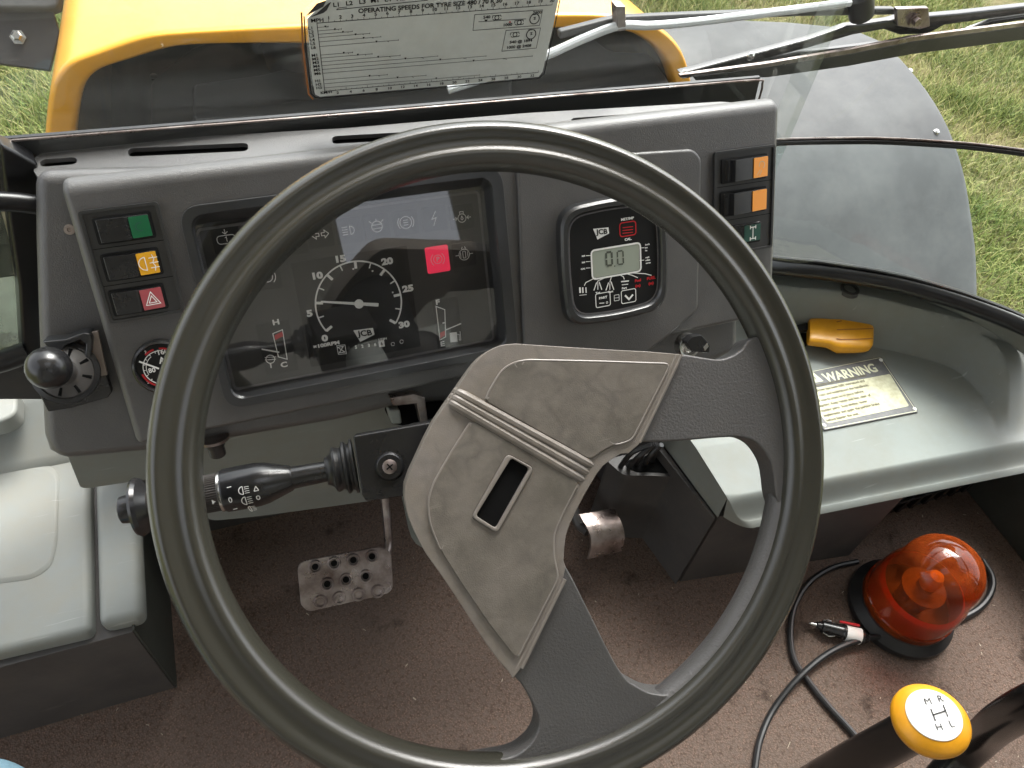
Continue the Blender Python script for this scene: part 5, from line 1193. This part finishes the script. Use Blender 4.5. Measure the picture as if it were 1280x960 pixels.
# dark column foot cover with cables in its open top
fc = thing('floor_cover', 'dark scuffed floor cover with an open top full of cables beside the right console', 'cover', (.42, .45, 0))
fz = .19
fcp = [(.4685, .345), (.432, .62), (.30, .66), (.33, .56)]
F1 = HZ(fz); tpx = uvs(F1, [(745, 590), (775, 562), (800, 556)])
cover_pts = uvs(HZ(0), [(846, 727), (752, 600)]) 
slab('cover', HZ(0), [(.467, .342), (.4305, .60), (.30, .72), (.285, .70), (.40, .50)][0:1] + [(.428, .60), (.415, .60), (.463, .338)], 0, .187, M['base'], fc, .0012, 2)
for k in range(5):
    p0 = HZ(.16).at(772 + k * 11, 588 - k * 2); p1 = HZ(.2).at(790 + k * 7, 566 + (k % 2) * 6); p2 = HZ(.22).at(815 + k * 3, 556)
    tube('cable', [p0, p1, p2], .0035, M['rubber'], fc, seg=8, smooth=5)
bx = uvs(HZ(.17), [(757, 574), (830, 556), (872, 566), (868, 597), (815, 594), (780, 594)])
slab('opening', HZ(.17), rnd(bx, .008), -.17, -.001, M['base'], fc); cbx = Vector((sum(p[0] for p in bx) / 6 - .012, sum(p[1] for p in bx) / 6))
slab('opening_shade_sheet', HZ(.17), rnd([tuple(cbx + (Vector(p) - cbx) * .62) for p in bx], .012), -.0008, .0005, M['hollow'], fc)  # thin near-black sheet paints the shade inside the open top
# ================================================================== BEACON WITH LEAD
Z0 = HZ(.0)
bc = Vector(HZ(.012).at(1127, 758)); bc.z = 0
be = thing('warning_beacon', 'orange rotating beacon with a black lead lying on the carpet', 'beacon', tuple(bc))
up3 = Vector((0, 0, 1))
lathe('base', bc + Vector((0, 0, .001)), bc + up3, [(0, .072), (.006, .074), (.012, .073), (.018, .066), (.022, .062), (.028, .061), (.030, .058)], M['rubber'], be, seg=48)
dome = [(.026, .0615), (.034, .0615), (.036, .0625), (.040, .0605), (.060, .0600), (.080, .0585), (.094, .0550), (.106, .0525), (.124, .0515), (.138, .0480), (.150, .0405), (.159, .029), (.164, .016), (.166, .0)]
lathe('dome', bc, bc + up3, dome, M['amberg'], be, seg=56, cap=False, sharp=50)
lathe('lens_ring', bc, bc + up3, [(.030, .0555), (.034, .0565)] + [(.036 + k * .004 + d_, .0555 + r_) for k in range(9) for d_, r_ in ((0, 0), (.002, .0018))] + [(.075, .052)], M['amberd'], be, seg=56, cap=False, sharp=15, weighted=False)
lathe('lamp_reflector', bc, bc + up3, [(.03, .02), (.05, .022), (.075, .030), (.078, .012), (.085, .008)], M['plate'], be, seg=24)
lathe('bulb', bc + Vector((0, 0, .08)), bc + up3, [(0, .008), (.006, .012), (.02, .013), (.03, .009), (.034, .0)], M['cream'], be, seg=20)
lathe('dome_ring', bc, bc + up3, [(.0365, .0600), (.0380, .0622), (.0400, .0622), (.0410, .0600)], M['amberg'], be, seg=56, cap=False)
cab = lambda pts, z=.005: [HZ(z).at(x, y) for x, y in pts]
c1 = cab([(1072, 702), (1040, 710), (1012, 728), (994, 756), (988, 788), (992, 822), (1008, 848), (1035, 882), (1065, 915), (1100, 958), (1130, 990)])
c2 = cab([(1228, 700), (1240, 722), (1238, 742), (1222, 762), (1190, 779), (1160, 797), (1130, 803), (1098, 799)])
c3 = cab([(930, 1010), (942, 970), (950, 925), (968, 885), (1000, 845), (1040, 815), (1085, 800), (1135, 795), (1180, 776)])
c3[4:8] = [p + Vector((0, 0, .009)) for p in c3[4:8]]
tube('lead', c1, .0042, M['rubber'], be, seg=10, smooth=8); tube('lead', c3, .0042, M['rubber'], be, seg=10, smooth=8); tube('lead', c2, .0048, M['rubber'], be, seg=10, smooth=8)
A = HZ(.012).at(1012, 779); B = HZ(.012).at(1088, 799); LL = (B - A).length; f_ = lambda x: (x - 1012) / 76 * LL
pg = lathe('power_plug', A, B, [(f_(1012), .001), (f_(1014), .0022), (f_(1020), .0025), (f_(1021), .005), (f_(1026), .006), (f_(1027), .0085), (f_(1040), .0088), (f_(1052), .0095), (f_(1053), .0105), (f_(1078), .0105), (f_(1080), .008), (f_(1085), .006)], M['blackp'], be, seg=24)
lathe('plug_tip', A, B, [(-.001, .0005), (f_(1014), .0026), (f_(1020), .0028), (f_(1020.5), .002)], M['steelb'], pg, seg=16)
lathe('white_label', A, B, [(f_(1056), .0108), (f_(1056), .0109), (f_(1075), .0109), (f_(1075), .0106)], M['white'], pg, seg=24, cap=False)
tube('red_strip', [HZ(.022).at(1050, 777), HZ(.022).at(1074, 782)], .0018, M['red'], pg, seg=8, smooth=0)
for s in (-1, 1):
    c = A + (B - A).normalized() * f_(1036); sv = (B - A).normalized().cross(up3)
    tube('spring_contact', [c + sv * s * .0085 - (B - A).normalized() * .008, c + sv * s * .0115, c + sv * s * .0085 + (B - A).normalized() * .008], .0012, M['steelb'], pg, seg=6)

# ================================================================== GEAR LEVERS
kz = .46
KC = HZ(kz).at(1163, 900); kn = (Vector((-.05, -.12, 1))).normalized(); 
gl = thing('gear_lever', 'gear lever with round yellow knob and white H pattern disc', 'lever', (KC.x, KC.y, 0))
kr = .5 * (HZ(kz).at(1120, 897) - HZ(kz).at(1210, 905)).length
vdir = (EYE - KC).normalized(); kn = (vdir * .85 + Vector((.35, .25, .35))).normalized()
b0 = KC - kn * kr * .55
lathe('knob', b0, b0 + kn, [(0, kr * .45), (kr * .10, kr * .72), (kr * .28, kr * .93), (kr * .50, kr), (kr * .60, kr * .99), (kr * .70, kr * .93), (kr * .80, kr * .80), (kr * .86, kr * .70), (kr * .865, kr * .68)], M['knob'], gl, seg=56, cap=True, sharp=50)
KF = Fr(b0 + kn * kr * .872, kn, rt * 0 + world(Vector((1, .12, 0))))
KF.V = KF.N.cross(KF.U)
slab('pattern_disc', KF, arc((0, 0), kr * .70, 0, 354, 59), -.0008, .0006, mat('white_disc', (.75, .75, .73), .3, .4, dust=.15, dcol=(.5, .45, .35), vscale=60), gl, .0003, 1)
bm = bmesh.new(); kk = kr
def kp(x, y): return KF.uv(x, y, .001)
ribbon(bm, KF, [kp(1163.5, 886), kp(1169.5, 901)], .0009, .001); ribbon(bm, KF, [kp(1179, 881), kp(1185, 896)], .0009, .001); ribbon(bm, KF, [kp(1166.5, 893.5), kp(1182, 888.5)], .0009, .0011); flat('pattern_lines', bm, M['ink'], gl)
for s, x, y in (('M', 1160, 877), ('R', 1175.5, 873.5), ('H', 1174, 909), ('L', 1189.5, 905)): text(s, KF, kp(x, y), .0068, M['ink'], gl, .001, rot=.12)
lathe('shaft', Vector((KC.x, KC.y, kz - .012)) , Vector((KC.x + .0, KC.y + .004, 0)), [(0, .0145), (.03, .0150), (.10, .0165), (.44, .0175)], M['leverb'], gl, seg=28)
g2 = thing('second_lever', 'thick black bent lever entering at the lower right corner', 'lever', tuple(HZ(.2).at(1200, 960)))
tube('shaft', [HZ(.20).at(1120, 1040), HZ(.25).at(1185, 965), HZ(.30).at(1225, 925), HZ(.38).at(1255, 900), HZ(.46).at(1310, 872), HZ(.5).at(1400, 840)], .0150, M['leverb'], g2, seg=24, smooth=8)
# pale cloth at the lower left corner
cl = tube('cloth_edge', [HZ(.45).at(-110, 950), HZ(.45).at(-50, 980), HZ(.45).at(0, 995), HZ(.43).at(60, 1040)], [.03, .02, .018, .03], M['cloth'], None, seg=20, smooth=8)
tag(cl, 'pale blue cloth fold just showing at the lower left corner', 'cloth')

# ================================================================== REST OF THE CAB (behind and above the camera)

cs = thing('cab_shell', 'cab roof and rear wall with a small window behind the driver', 'cab', (.2, -.95, 0))
rear = Fr((0, -.95, 0), (0, 1, 0), (-1, 0, 0))
slab('rear_wall', rear, [(-1.2, 0), (.78, 0), (.78, 1.6), (-1.2, 1.6)], -.03, 0, M['lining'], cs, .003, holes=[rr(-.56, 1.075, -.22, 1.45, .02)])
for x in (-.79, 1.22): slab('rear_light_blocker', Fr((x, -.5, 0), (1, 0, 0), (0, 1, 0)), [(-.44, 0), (.32, 0), (.22, 1.59), (-.44, 1.59)], 0, .02, M['lining'], cs, .003)  # solid side panels added out of view to block light from behind
slab('roof', HZ(1.6), [(-.8, -1.0), (1.25, -1.0), (1.25, .72), (-.8, .72)], 0, .08, M['lining'], cs, .003, holes=[rr(-.1, -.25, .45, .2, .05)])
for x, y in ((-.76, -.92), (1.2, -.92), (1.2, -.1), (-.76, -.1)): box('post', (x, y, .8), (.05, .05, 1.58), M['lining'], cs, .005)
